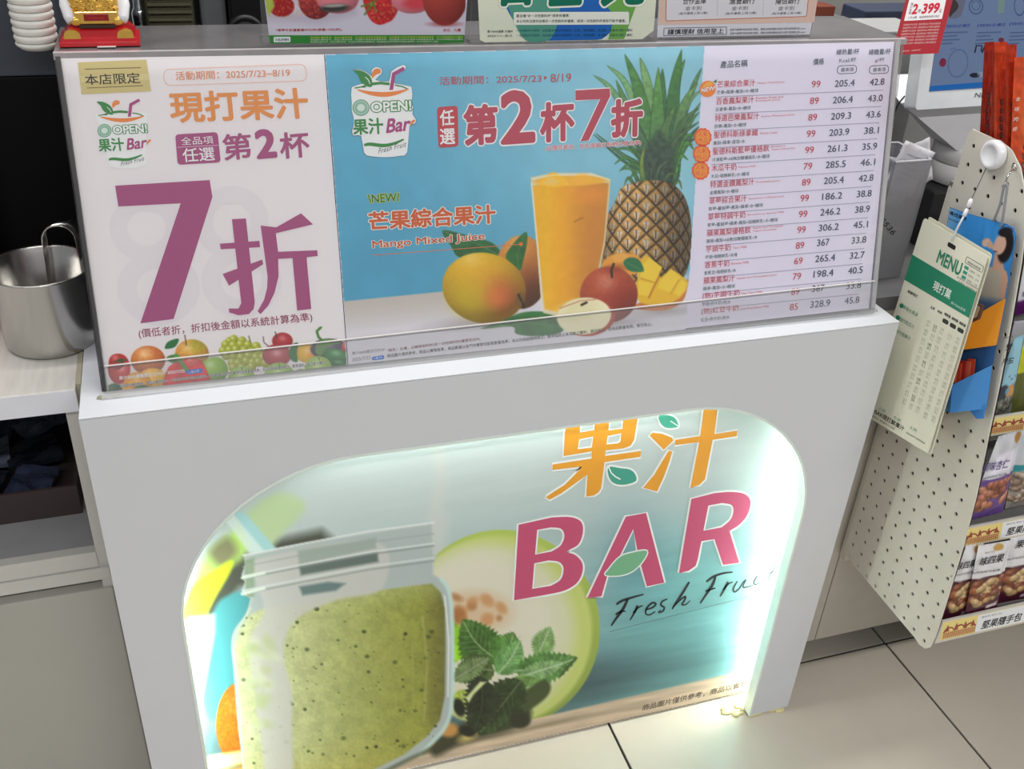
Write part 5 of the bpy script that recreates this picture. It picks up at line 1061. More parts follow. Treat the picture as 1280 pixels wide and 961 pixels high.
p2_.text('需自備“非一次性飲料杯”現享有優惠：', (645, 21.8), (712, 21.2), 4, (50, 60, 56), 4, 'fine_print', bold=.01); p2_.text('本公司依法提供自備非一次性飲料杯優惠，使用一次性飲料杯者恕不給予優惠。', (645, 28.4), (782, 27.8), 4, (50, 60, 56), 4, 'fine_print', bold=.01)
for i in range(2): p2_.text('一次用飲料杯限制：自民國本年起不得提供一次用，現享優惠，本活動，限量本活動之權利', (645, 40 + i * 6), (790, 39.4 + i * 6), 3.6, (24, 66, 92), 2, 'fine_print'); p2_.text(('果汁BAR優惠 大桶杯', '2025/1/1~永久')[i], (609, 41 + i * 5.4), (641, 40.8 + i * 5.4), 3.4, (60, 66, 66), 2, 'fine_print')
p2_.flush()
r3, P3 = small_poster('bank_poster', 'white and peach poster listing three banks in columns, right of the globe poster', (915, 46), [(826, -70), (1034, -72), (1012, 44.5), (821.5, 48)], (222, 222, 230))
p3_ = Print(P3, r3, base=1)
p3_.poly([(825, -60), (1031, -62), (1017.5, 28), (823, 31)], (226, 196, 180), .8, 'peach_panel'); p3_.rrect([(834, -60), (1016, -62), (1008, 20.5), (832, 26)], 3, (226, 224, 228), 1.4, 'peach_panel'); p3_.rrect([(834, -60), (1016, -62), (1008, 20.5), (832, 26)], 3, (196, 110, 84), 2, 'peach_panel', w=.9)
for a, b3, t in ((853, 882, '合作金庫'), (911, 943, '滙豐銀行'), (969, 999, '陽信銀行')):
    p3_.text(t, (a, 5.5), (b3, 4.5), 8.5, (60, 56, 58), 3, bold=.012); p3_.text('金卡別', (a + 3, 13), (a + 23, 12.4), 5.2, (110, 106, 108), 3, 'fine_print'); p3_.text('(每月優惠上限10筆)', (a - 5, 19), (b3 + 2, 18), 3.8, (110, 106, 108), 3, 'fine_print')
for x in (898, 955): p3_.line([(x, -40), (x - 1.5, 20)], .6, (200, 196, 200), 2, 'peach_panel')
p3_.rrect([(830, 35), (908, 33.6), (908, 43), (829.5, 44.5)], 1, (110, 114, 126), 2, 'text_box', w=.7); p3_.text('謹慎理財 信用至上', (834, 43.2), (904, 41.8), 7, (44, 46, 54), 3, bold=.012)
for i in range(2): p3_.text('信用卡循環利率依各銀行規定，優惠注意事項請洽各發卡銀行或官網公告 www', (912, 38.6 + i * 4.6), (1006, 36.8 + i * 4.6), 3, (90, 92, 100), 2, 'fine_print')
p3_.flush()
# ================================================================== CUSTOMER SCREEN, TAG, BIN, BACKGROUND AT THE RIGHT
PM = Plane((0, 1.20, 1.0), (0, -1, .25)); nm_ = PM.n
M_BEZ = mat('white_screen_bezel', (226, 230, 232), .35); M_SILV = mat('silver_grey_plastic', (168, 168, 168), .35, noise=.03)
mo = empty('customer_screen', tuple(float(a) for a in PM.at(1190, 132)), 'white framed customer screen on a round silver base, behind the red snack packets', 'screen')
def pslab(mb, P, q, d0, d1): mb.hexa([P.at(*a) + P.n * d0 for a in q], [P.at(*a) + P.n * d1 for a in q]); return mb
q = [(1172, -70), (1420, -90), (1352, 124), (1144, 137.5)]
b = MB(); v0 = [PM.at(*a) for a in q]; c0 = sum(v0) / 4
def rquad(q, r, n=5):
    out = []; q = [np.asarray(a, float) for a in q]
    for i in range(4):
        a, b_, c = q[i - 1], q[i], q[(i + 1) % 4]; d1 = (a - b_) / np.linalg.norm(a - b_); d2 = (c - b_) / np.linalg.norm(c - b_)
        for k in range(n):
            t = k / (n - 1); out.append((1 - t) ** 2 * (b_ + d1 * r) + 2 * t * (1 - t) * b_ + t * t * (b_ + d2 * r))
    return out
b.prism(rquad(v0, .006), -nm_ * .026); b.build('bezel', M_BEZ, mo)
sq = [(1186, -60), (1400, -80), (1335, 103), (1161, 114.8)]
MB().prism([PM.at(*a) + nm_ * .0003 for a in sq], -nm_ * .0002).build('screen_glass', mat('dark_screen', (20, 24, 36), .15), mo)
ps = Print(PM, mo, (513, 2496), base=3, emit=.40)
ps.poly(sq, (116, 138, 176), 0, 'screen_picture'); ps.poly([(1162.5, 107.5), (1338, 94), (1335, 101.5), (1161.3, 113.8)], (24, 112, 196), 1, 'screen_picture')
ps.poly(sm([(1186, 0), (1206, -6), (1203, 14), (1198, 22), (1184, 21)], 3), (112, 116, 138), 1, 'screen_picture'); ps.poly(sm([(1186, -6), (1192, -2), (1198, 8), (1190, 18), (1186, 20)], 3), (66, 56, 60), 1.5, 'screen_picture')
for cx, cy, rx, ry in ((1219.5, 8, 9, 10), (1219.5, 7, 5.5, 6), (1274, 7, 7, 13)): ps.ell(cx, cy, rx, ry, (66, 92, 140), 2, 'screen_picture', inner=.86)
ps.poly([(1247, 0), (1256, -1), (1254, 16), (1247, 17)], (128, 156, 150), 1, 'screen_picture')
for x, y, w in ((1180, 34, 31), (1221, 33, 34), (1261, 31, 34)): ps.text('【特別企劃】', (x, y + 1), (x + w, y - .5), 4, (56, 70, 150), 2, 'screen_picture', bold=.02)
for x in (1179, 1221, 1262):
    for k, w in enumerate((30, 18, 22, 14)): ps.line([(x - k * .9, 41 + k * 4.6), (x + w - k * .9, 40 + k * 4.6)], 1.6, (84, 104, 148), 2, 'screen_picture')
ps.ell(1197, 79, 12.5, 18, (82, 106, 158), 2, 'screen_picture', ang=10, inner=.93); ps.ell(1178, 78, 4.2, 5.6, (134, 40, 74), 2, 'screen_picture', ang=12); ps.line([(1187, 62), (1194, 60)], 2, (100, 120, 160), 2, 'screen_picture')
ps.line([(1218, 66), (1220, 57), (1227, 57), (1226, 64)], 2, (36, 40, 66), 2, 'screen_picture'); ps.line([(1227, 66), (1231, 57), (1235, 58)], 2, (36, 40, 66), 2, 'screen_picture'); ps.ell(1218, 94, 6.5, 3, (30, 34, 56), 2, 'screen_picture'); ps.ell(1226, 93, 5, 3.4, (150, 160, 190), 2, 'screen_picture'); ps.ell(1251, 50, 3.6, 3, (120, 40, 70), 2, 'screen_picture')
ps.flush()
pm2 = Print(PM, mo, base=2); pm2.text('NEC', (1217.5, 122), (1238, 120.8), 6.4, (110, 112, 118), 1, 'maker_lettering', bold=.02); pm2.flush()
# neck and base
yb_ = 1.262; zb0 = float(U((1185, 236), 1, 1.222)[2]); zb1 = float(U((1185, 212), 1, 1.222)[2]); zb2 = float(U((1185, 190), 1, 1.225)[2])
xc_ = float(U((1164, 222), 1, 1.262)[0]) + .055
MB().lathe((xc_, yb_, 0), [(0, zb0), (.052, zb0), (.055, zb0 + .002), (.055, zb1 - .002), (.052, zb1 - .0005), (0, zb1 - .0005)], 48).build('base_disc', mat('satin_silver', (236, 236, 236), .3, noise=.02), mo)
MB().lathe((xc_, yb_, 0), [(0, zb1), (.049, zb1), (.0535, zb1 + .002), (.0535, zb2 - .003), (.050, zb2), (0, zb2)], 48).build('base_collar', MC['satin_silver'], mo)
ta = [(xc_ - .048, yb_ - .030, zb2 - .001), (xc_ + .06, yb_ - .030, zb2 - .001), (xc_ + .06, yb_ + .03, zb2 - .001), (xc_ - .048, yb_ + .03, zb2 - .001)]
zt_ = float(PM.at(1150, 132)[2]); tb_ = [(float(PM.at(1146, 136)[0]) - .006, 1.235, zt_ - .004), (xc_ + .12, 1.235, zt_ - .004), (xc_ + .12, 1.30, zt_ + .02), (float(PM.at(1146, 136)[0]) - .004, 1.30, zt_ + .02)]
MB().hexa(ta, tb_).build('neck', mat('translucent_neck_grey', (214, 214, 216), .3, noise=.03), mo)
bk = MB().box(xc_ - .085, xc_ + .24, 1.213, 1.33, ZT - .005, zb0 - .001, .003).build('cash_drawer', mat('charcoal_metal', (34, 35, 37), .5), None, 'charcoal cash drawer under the round base of the screen', 'drawer')
# cable
b = MB(); pts = spline([tuple(U((1131, 120), 1, 1.226)), tuple(U((1122, 132), 1, 1.226)), tuple(U((1116, 150), 1, 1.226)), tuple(U((1113, 175), 1, 1.226)), tuple(U((1110, 215), 1, 1.226)), (float(U((1106, 230), 1, 1.226)[0]), 1.226, ZT - .004)], 5, False); b.tube(pts, .0013, 8)
b.build('black_cable', M_BLK, None, 'thin black cable hanging beside the white screen frame', 'cable')
# red price tag leaning on the screen
PT = Plane((0, 1.170, 1.10), (0, -1, .5))
tg = empty('price_tag', tuple(float(a) for a in PT.at(1144, 67)), 'red hanging price card with a white box reading 2 for 399, at the case corner', 'sign')
tq = [(1146, -52), (1206, -56), (1173, 66.6), (1115, 68.6)]
MB().prism([PT.at(*a) for a in tq], -PT.n * .0008).build('card', ink((168, 40, 50)), tg)
pt = Print(PT, tg, (1010, 460), base=1); up_ = (.27, -1)
pt.poly([(1146, -40), (1192, -43), (1177.3, 23.6), (1130, 26.2)], (236, 232, 232), 0, 'white_box')
pt.text('2', (1138.5, 18), (1145.5, 17.6), 13.5, (206, 34, 60), 2, bold=.04, up=up_); pt.text('件', (1146.2, 16.2), (1150.6, 16), 5, (70, 50, 54), 2, up=up_); pt.text('399', (1151, 17.4), (1172.4, 16.2), 13.5, (206, 34, 60), 2, bold=.04, up=up_); pt.text('元', (1173, 16.2), (1176, 16), 5, (70, 50, 54), 2, up=up_)
for k, c in enumerate('現打任選'): pt.text(c, (1135.2 + (3 - k) * .9, 17.6 - (3 - k) * 3.6), (1138.2 + (3 - k) * .9, 17.5 - (3 - k) * 3.6), 3, (50, 40, 44), 2, 'fine_print', up=up_)
pt.text('二件合購，每組價格依標示為主', (1134, 23.8), (1174, 21.6), 3.2, (120, 96, 100), 2, 'fine_print', up=up_)
for k in range(8): pt.text('活動期間依門市公告為準，數量有限售完為止不得與其他優惠並用', (1128.6 - k * .98, 32.6 + k * 3.9), (1175 - k * .98 - (0 if k != 7 else 40), 30.6 + k * 3.9), 2.7, (228, 186, 184), 1, 'fine_print', up=up_)
pt.text('© 圖片僅供參考，以實物為準', (1120.5, 65.6), (1150, 63.4), 2, (228, 186, 184), 1, 'fine_print', up=up_)
pt.flush()
# clear bin with till receipts
bi = empty('receipt_bin', (.96, 1.15, ZT - .005), 'tall cloudy clear plastic bin holding crumpled receipts, between case and screen base', 'bin')
bxr = float(U((1166, 200), 1, 1.125)[0]); bz = float(U((1166, 200), 1, 1.125)[2]); bxl = .958; M_CLD = clear_mat('cloudy_plastic', (235, 235, 238), .22, .25, .6)
for nme, a in (('front_wall', (bxl, bxr, 1.125, 1.1275)), ('back_wall', (bxl, bxr, 1.2055, 1.208)), ('side_wall', (bxl, bxl + .0025, 1.1275, 1.2055)), ('side_wall', (bxr - .0025, bxr, 1.1275, 1.2055))): MB().box(*a, ZT - .0055, bz).build(nme, M_CLD, bi)
b = MB(); r_z = bz; b.tube([(bxl, 1.126, r_z), (bxr - .003, 1.126, r_z), (bxr - .001, 1.129, r_z), (bxr - .001, 1.204, r_z), (bxl, 1.206, r_z)], .0018, 6); b.build('rim', mat('cloudy_rim', (206, 206, 210), .25), bi)
pbn = Print(Plane((0, 1.1248, 0), (0, -1, 0)), bi, base=1); pbn.text('15536', (1096, 272), (1115, 294), 7, (40, 40, 46), 1, 'pen_marks', up=(.7, -.7), shear=.3); pbn.flush()
rs = random.Random(3); M_PAP = mat('receipt_paper', (222, 221, 226), .6, noise=.03)
for i, (px_, py_, w, h, a, lab, Yr_) in enumerate(((1136, 212, .060, .070, .35, 'crumpled white receipt rising above the rim of the clear bin, front one', 1.133), (1146, 206, .050, .070, -.35, 'crumpled white receipt at the back right of the clear bin', 1.186), (1118, 228, .058, .07, .2, 'crumpled white receipt deeper in the middle of the clear bin', 1.160))):
    V, F = crumple(w, h, 0, 9, 70 + i, .0011); P0 = U((px_, py_), 1, Yr_)
    Mx = Matrix.Translation(Vector(tuple(float(c) for c in P0))) @ Matrix.Rotation(a, 4, 'Y') @ Matrix.Rotation(math.radians(86), 4, 'X')
    o = MB().add([tuple(Mx @ Vector(v)) for v in V], F, True).build('receipt', M_PAP, None, lab, 'receipt', 'crumpled receipts in the clear bin')
    b = MB()
    for k in range(5):
        z = .0026; pts = [Mx @ Vector(((-.3 + .6 * t) * w, (.28 - k * .13) * h, z)) for t in (0, .5, .8 + .2 * (k % 2))]; b.tube(pts, .0006, 4)
    b.build('printed_lines', mat('faded_print', (150, 150, 168), .6), o, kind='stuff')
a = U((1112, 40), 1, 1.33); c = U((1150, 60), 1, 1.33)
MB().box(float(U((1085, 60), 1, 1.33)[0]), float(c[0]) + .02, 1.335, 1.43, ZT - .005, float(a[2]), .003).build('grey_printer_box', mat('light_grey_box', (158, 157, 156), .5), None, 'light grey box between the display case and the white screen', 'box')
# pieces behind
G1 = lambda x, y, Y: U((x, y), 1, Y)
wb = MB().box(float(G1(1012, 20, 1.62)[0]), 1.75, 1.62, 1.66, ZT - .006, 1.5).build('grey_partition', mat('pale_grey_partition', (150, 149, 146), .6), None, 'pale grey partition behind the screen and case, upper right', 'partition')
a = G1(1021, 21, 1.56); c = G1(1045, 8, 1.56); MB().box(float(a[0]), float(c[0]), 1.56, 1.60, float(a[2]) - .001, float(c[2]), .001).build('brown_carton', mat('brown_carton', (118, 54, 34), .6), None, 'small brown carton on the grey box behind the bank poster', 'carton')
MB().box(float(G1(1000, 20, 1.55)[0]), float(G1(1062, 20, 1.55)[0]), 1.52, 1.615, ZT - .005, float(a[2]) - .002, .002).build('grey_box', mat('grey_box', (120, 118, 118), .5), None, 'plain grey box behind the right end of the display case', 'box')
a = G1(1082, 14, 1.45); c = G1(1128, 42, 1.45); MB().box(float(a[0]), float(c[0]) + .05, 1.45, 1.515, ZT - .005, float(a[2]), .002).build('navy_folder_box', mat('navy_board', (58, 66, 88), .5), None, 'navy blue box standing behind the red price card', 'box')

# ================================================================== SNACK SHELF UNIT
M_CREAM = mat('cream_enamelled_steel', (212, 207, 194), .42, noise=.015); M_TRAY = mat('shelf_tray_grey', (120, 118, 116), .5)
go = empty('snack_shelf', (1.35, .95, 0.0), 'cream metal snack shelf with a perforated side panel, right of the counter', 'shelf')
XP = 1.0
outl_ = [(1.052, .295), (1.052, 1.030), (1.047, 1.037), (.990, 1.037), (.972, 1.033), (.950, 1.018), (.928, .990), (.912, .955), (.900, .91), (.884, .834), (.868, .75), (.856, .674), (.840, .58), (.831, .5), (.824, .40), (.820, .325), (.822, .300), (.829, .290), (.842, .286), (.852, .289)]
oa = np.array(outl_)
def inside(y, z, m):
    n = len(oa); ins = False; dm = 9
    for k in range(n):
        ay, az = oa[k - 1]; by, bz_ = oa[k]
        if (az > z) != (bz_ > z) and y < (by - ay) * (z - az) / (bz_ - az) + ay: ins = not ins
        e = np.array([by - ay, bz_ - az]); t = np.clip(((y - ay) * e[0] + (z - az) * e[1]) / (e @ e + 1e-12), 0, 1); dm = min(dm, math.hypot(y - ay - t * e[0], z - az - t * e[1]))
    return ins and dm > m
holes = []
for j in range(0, 31):
    for i in range(-2, 9):
        y = .8607 + .0251 * i; z = .3006 + .0256 * j
        if inside(y, z, .0048): holes.append([(y + .0032 * math.cos(t), z + .0032 * math.sin(t)) for t in np.linspace(0, -2 * math.pi, 8, endpoint=False)])
loops = [outl_] + holes; flat = [p_ for l in loops for p_ in l]; nf = len(flat)
tr = tessellate_polygon([[Vector((p_[0], p_[1], 0)) for p_ in l] for l in loops])
V = [(XP, y, z) for y, z in flat] + [(XP + .0022, y, z) for y, z in flat]; F = [tuple(t) for t in tr] + [tuple(nf + i for i in reversed(t)) for t in tr]; s0 = 0
for l in loops:
    m = len(l); F += [(s0 + i, s0 + (i + 1) % m, nf + s0 + (i + 1) % m, nf + s0 + i) for i in range(m)]; s0 += m
MB().add(V, F).build('perforated_side_panel', M_CREAM, go)
lin_ = [(oa[:, 0].mean() + (y - oa[:, 0].mean()) * .96, .65 + (z - .65) * .985) for y, z in outl_]
MB().prism([(XP + .0045, y, z) for y, z in lin_], (.002, 0, 0)).build('dark_hole_backing', M_DARK, go)  # black sheet added behind the holes, stands for the shade inside
MB().box(XP + .007, 1.75, 1.052, 1.066, .275, .95).build('back_panel', M_CREAM, go)
MB().box(1.56, 1.75, 0.90, 1.066, .0, .275).build('foot', M_DARK, go)
M_RAIL = mat('pale_yellow_strip', (232, 214, 140), .4, noise=.02); M_PEARL = mat('clear_rail_plastic', (204, 200, 190), .3)
rails = [(.8195, (1173, 778), (1168.5, 804.6), 1223, '堅果隨手包'), (.835, (1202, 661), (1197, 686), 1254, '堅果隨手包'), (.8635, (1233, 523), (1229, 547), None, ''), (.900, (1262, 404), (1258, 432), None, 'bare')]
for k, (ry_, tl, bl, wx, tt) in enumerate(rails):
    P = Plane((0, ry_, 0), (0, -1, 0)); zt1 = float(P.at(*tl)[2]); zb1_ = float(P.at(*bl)[2]); x0 = max(float(P.at(*bl)[0]), XP + .004)
    bare = tt == 'bare'
    rl = MB().box(x0, 1.75, ry_, ry_ + .004, zb1_, zt1, .0006).build('price_rail', mat('silver_rail', (176, 174, 184), .3) if bare else M_PEARL, go)
    MB().box(XP + .007, 1.75, ry_ + .0042, 1.044, zb1_ + .004, zb1_ + .010).build('shelf_tray', M_TRAY, go)
    if bare: continue
    pr_ = Print(P, rl, base=1); sl_ = (np.array(proj((1.5, ry_, zt1))) - np.array(proj((1.1, ry_, zt1)))); sl_ = sl_[1] / sl_[0]
    hh = bl[1] - tl[1]; X9 = 1330
    def at(x, f): return (x - (x - tl[0]) * 0 - hh * .19 * f + 0, tl[1] + (x - tl[0]) * sl_ + hh * f)
    pr_.rrect([at(tl[0] + 6, .06), at(X9, .06), at(X9, .9), at(tl[0] + 6, .9)], 2, (236, 216, 136), 0, 'label_strip')
    if wx: pr_.poly([at(wx, .08), at(X9, .08), at(X9, .88), at(wx, .88)], (234, 236, 238), 1, 'label_strip'); pr_.text(tt, at(wx + 6, .80), at(wx + 56, .80), hh * .46, (40, 40, 42), 2, 'rail_lettering', bold=.03); pr_.text('隨手包 單包 25g', at(wx + 5, .26), at(wx + 30, .26), 2.4, (90, 90, 92), 2, 'rail_lettering')
    # drawn temple: roof line, turrets, colonnade
    a0 = tl[0] + 9; w_ = 40; br_ = (196, 132, 96)
    pr_.line([at(a0 + w_ * t, .56 - .22 * abs(math.sin(t * 9.4)) ** .6 * (1 - .3 * abs(t - .5))) for t in np.linspace(0, 1, 19)], 1.6, (150, 62, 54), 3, 'temple_drawing')
    for t in (.1, .38, .66, .9): pr_.poly([at(a0 + w_ * t - 2.6, .52), at(a0 + w_ * t - .8, .3), at(a0 + w_ * t, .2), at(a0 + w_ * t + .8, .3), at(a0 + w_ * t + 2.6, .52)], (160, 74, 62), 3.4, 'temple_drawing')
    for f in (.62, .70, .78): pr_.line([at(a0, f), at(a0 + w_, f)], 1, br_, 3, 'temple_drawing')
    for t in np.linspace(0.02, .98, 16): pr_.line([at(a0 + w_ * t, .55), at(a0 + w_ * t, .86)], .9, br_, 3.2, 'temple_drawing')
    pr_.flush()

# ---- snack bags
TRAYS = [(ra[0], float(U(ra[2], 1, ra[0])[2]) + .0105) for ra in rails]
def pack(name, label, cat, group, Y, q, paint, puff=.007, lean=.0, texts=(), vp=(513, 2496), nx=44, ny=56):
    if Y is None: Y = float(U(q[3], 0, XP + .012)[1]) + .004
    P = Plane((0, Y, 1.0 if lean else 0), (0, -1, lean)); c = [P.at(*a) for a in q]
    zm = [t[1] for t in TRAYS if t[0] < Y]
    if zm and 'snack' not in name:
        zr = min(zm, key=lambda z: abs(z - c[2][2]))
        for k in (2, 3): c[k][2] = max(c[k][2], zr)
    for k in ((3,) if 'snack_packet' in name else (0, 3)): c[k][0] = max(c[k][0], XP + .010)
    u, v = np.meshgrid(np.linspace(0, 1, nx), np.linspace(0, 1, ny)); u_ = u[..., None]; v_ = v[..., None]
    G = (c[0] * (1 - u_) + c[1] * u_) * (1 - v_) + (c[3] * (1 - u_) + c[2] * u_) * v_
    e = np.minimum(np.minimum(u, 1 - u) * 5, np.minimum(v, 1 - v) * 7); e = np.clip(e, 0, 1); e = e * e * (3 - 2 * e)
    wr = (vnoise(u * 30, v * 40, 5, len(name) + int(q[0][0]), 2) - .5) * .0016 * (e > .05)
    root = empty(name, tuple(float(a) for a in (c[2] + c[3]) / 2), label, cat, group)
    Gf = G + P.n * (e * puff * .5 + wr)[..., None]; col = paint(u, v)
    cr = (np.sin(u * 240) * .5 + .5)[..., None] * ((v < .035) | (v > .965))[..., None] * 14; col = np.clip(col - cr, 0, 255)
    grid_mesh(Gf, col, root, 'printed_front', print_mat('glossy_bag_print', rough=.28), smooth=True)
    Gb = (G - P.n * (e * puff * .5 + .0003)[..., None])[::4, ::4]; grid_mesh(Gb[:, ::-1], col[::4, ::4], root, 'bag_back', print_mat('glossy_bag_print'), smooth=True)
    pt_ = Plane(np.asarray(P.o) + P.n * (puff * .5 + .0012), P.n); pp = Print(pt_, root, vp, base=0)
    for t in texts: pp.text(*(a for a in t if not isinstance(a, dict)), **(t[-1] if isinstance(t[-1], dict) else {}))
    pp.flush(); return root
def nuts(cv, x0, x1, y0, y1, cols, r0, r1, n, seed, el=1.6):
    rr = random.Random(seed)
    for i in range(n):
        x = x0 + rr.random() * (x1 - x0); y = y0 + rr.random() * (y1 - y0); r = r0 + rr.random() * (r1 - r0); c = cols[rr.randrange(len(cols))]
        cv.ell(x, y + 1, r * el + 1, r + 1, (60, 34, 26), 0, soft=1, alpha=.5); cv.ball(x, y, r * el, r, c, .45, .3, -.2, -.5, rr.random() * 70 - 35)
def p_mixed(u, v):
    cv = Canvas(u * 100, v * 200, (226, 226, 228)); cv.aa = .8
    cv.poly([(-5, 92), (105, 88), (105, 205), (-5, 205)], (78, 26, 46)); nuts(cv, 4, 96, 106, 170, [(206, 160, 104), (168, 96, 58), (222, 186, 130), (140, 72, 44)], 7, 12, 40, 5)
    cv.poly([(60, 180), (95, 176), (95, 190), (60, 192)], (214, 206, 208), soft=2); cv.ell(62, 12, 16, 9, (190, 150, 80), soft=1.5); cv.C *= (.94 + .12 * vnoise(u * 100, v * 200, 30, 4, 2))[..., None]; return np.clip(cv.C, 0, 255)
def p_almond(u, v):
    cv = Canvas(u * 100, v * 200, (206, 208, 214)); cv.aa = .8
    cv.poly([(-5, 102), (105, 96), (105, 205), (-5, 205)], (104, 74, 140)); nuts(cv, 6, 94, 110, 172, [(196, 120, 92), (178, 100, 76), (206, 136, 104)], 8, 12, 26, 8, 1.7)
    cv.poly([(20, 44), (105, 36), (105, 84), (8, 90)], (228, 226, 238), soft=3); cv.ell(86, 14, 14, 12, (176, 130, 70), soft=1.5); cv.C *= (.9 + .2 * vnoise(u * 100, v * 200, 30, 9, 2))[..., None]; return np.clip(cv.C, 0, 255)
def p_seed(u, v):
    cv = Canvas(u * 100, v * 200, (200, 204, 210)); cv.poly([(-5, 86), (105, 80), (105, 96), (-5, 104)], (40, 140, 150)); cv.poly([(-5, 104), (105, 96), (105, 205), (-5, 205)], (150, 144, 138)); nuts(cv, 2, 98, 112, 180, [(176, 150, 130), (140, 116, 100), (196, 176, 156)], 4, 7, 46, 3, 2.2); return np.clip(cv.C, 0, 255)
def p_blue(u, v):
    cv = Canvas(u * 100, v * 200, (150, 196, 214)); cv.poly([(-5, 120), (105, 110), (105, 205), (-5, 205)], (120, 124, 116)); cv.ell(30, 132, 26, 22, (52, 60, 72), soft=2); cv.ell(66, 130, 20, 16, (206, 150, 90), soft=2); cv.ell(52, 128, 10, 8, (96, 160, 190), soft=2); nuts(cv, 10, 90, 150, 180, [(120, 124, 110), (88, 92, 80)], 6, 10, 16, 5)
    for a in ((40, 92), (60, 100), (78, 94)): cv.stroke([(a[0] - 6, a[1] - 3), a, (a[0] + 6, a[1] - 4)], 2, (40, 60, 80))
    return np.clip(cv.C, 0, 255)
def p_green(u, v):
    cv = Canvas(u * 100, v * 200, (196, 200, 50)); cv.poly([(-5, 90), (105, 70), (105, 205), (-5, 205)], (96, 100, 50)); cv.C *= (.8 + .4 * vnoise(u * 60, v * 120, 20, 9, 2))[..., None]; return np.clip(cv.C, 0, 255)
def p_purple(u, v):
    cv = Canvas(u * 100, v * 200, (226, 224, 230)); cv.poly([(-5, 165), (105, 160), (105, 205), (-5, 205)], (96, 34, 104)); cv.poly([(-5, -5), (105, -5), (105, 10), (-5, 14)], (180, 176, 190)); return cv.C
DK = (40, 38, 44); gsn = 'nut bags on the lowest shelf'
pack('nut_bag', 'white and maroon mixed-nut bag, leftmost of the front three on the lowest shelf', 'snack bag', gsn, .834, [(1196, 684), (1230, 678), (1214, 768), (1176, 776)], p_mixed, texts=[('味四果', (1194, 713.5), (1218, 708.5), 11, DK, 1, {'bold': .02}), ('無添加綜合堅果', (1187, 722), (1216, 716), 3, DK, 1)])
pack('nut_bag', 'white and maroon mixed-nut bag, middle of the front three on the lowest shelf', 'snack bag', gsn, .826, [(1223, 682), (1264, 675), (1246, 759), (1206, 769)], p_mixed, texts=[('味四果', (1223, 708), (1253, 702), 12, DK, 1, {'bold': .02}), ('無添加綜合堅果', (1214, 718), (1250, 713.5), 3.2, DK, 1), ('NUTS', (1231, 692.5), (1243, 690.5), 3.2, (150, 130, 100), 1)])
pack('nut_bag', 'white and maroon mixed-nut bag at the right frame edge on the lowest shelf', 'snack bag', gsn, .838, [(1264, 668), (1306, 660), (1290, 746), (1248, 754)], p_mixed, texts=[('果', (1268, 686), (1279, 684), 11, DK, 1, {'bold': .02}), ('無添加綜合堅果', (1258, 701), (1292, 695), 3.2, DK, 1)])
gsb = 'nut bags on the second shelf'
pack('almond_bag', 'silver and purple almond bag standing on the second shelf', 'snack bag', gsb, .848, [(1226, 549), (1278, 537), (1253, 640), (1204, 652)], p_almond, texts=[('調味杏仁', (1227, 591), (1259, 585), 13, (84, 74, 130), 1, {'bold': .01}), ('無調味烘焙 杏仁果', (1228, 599.5), (1258, 593.5), 3, (60, 56, 80), 1)])
pack('seed_bag', 'silver bag of seeds with a teal band, right of the almond bag', 'snack bag', gsb, .856, [(1276, 538), (1324, 528), (1302, 626), (1256, 636)], p_seed)
gst = 'bags on the third shelf'
pack('almond_bag', 'pale blue almond bag with black Korean characters on the third shelf', 'snack bag', gst, .878, [(1243, 426), (1280, 418), (1262, 520), (1232, 526)], p_blue, texts=[('맛', (1256, 438), (1264, 437), 9, DK, 1, {'bold': .03}), ('몬드', (1251, 457), (1266, 454.5), 9, DK, 1, {'bold': .03}), ('honey', (1254, 424), (1266, 422), 4, DK, 1)])
pack('crisp_bag', 'yellow and green snack bag, right of the pale blue almond bag', 'snack bag', gst, .884, [(1280, 424), (1318, 418), (1300, 510), (1262, 518)], p_green)
pack('label_bag', 'white bag with a purple foot beside the top of the perforated panel', 'snack bag', None, .93, [(1278, 282), (1330, 274), (1304, 386), (1262, 396)], p_purple, texts=[('特調', (1277, 372), (1289, 370), 9, DK, 1, {'bold': .02})])

# red snack packets along the top
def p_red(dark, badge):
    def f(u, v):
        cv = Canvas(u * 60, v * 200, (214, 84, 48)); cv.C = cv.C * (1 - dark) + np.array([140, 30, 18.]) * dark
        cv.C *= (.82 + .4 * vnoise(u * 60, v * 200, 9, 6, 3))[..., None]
        if badge:
            cv.ell(40, 90, 26, 60, (226, 130, 66), soft=8, alpha=.7)
            for k in range(9): cv.ell(34 - k * 1.2, 50 + k * 15, 6.5, 6.5, (40, 26, 26)); cv.ell(34 - k * 1.2, 50 + k * 15, 4.6, 4.6, (226, 216, 210), alpha=.55)
        else:
            for k in range(7): cv.ell(30, 96 + k * 14, 8, 5.5, (50, 26, 24), soft=1.2, alpha=.9); cv.ell(30, 96 + k * 14, 4, 3, (190, 150, 140), alpha=.6)
        return np.clip(cv.C, 0, 255)
    return f
gr_ = 'red snack packets behind the perforated panel'
MB().box(XP + .007, 1.4, .93, 1.066, .952, .958).build('top_tray', M_TRAY, go)
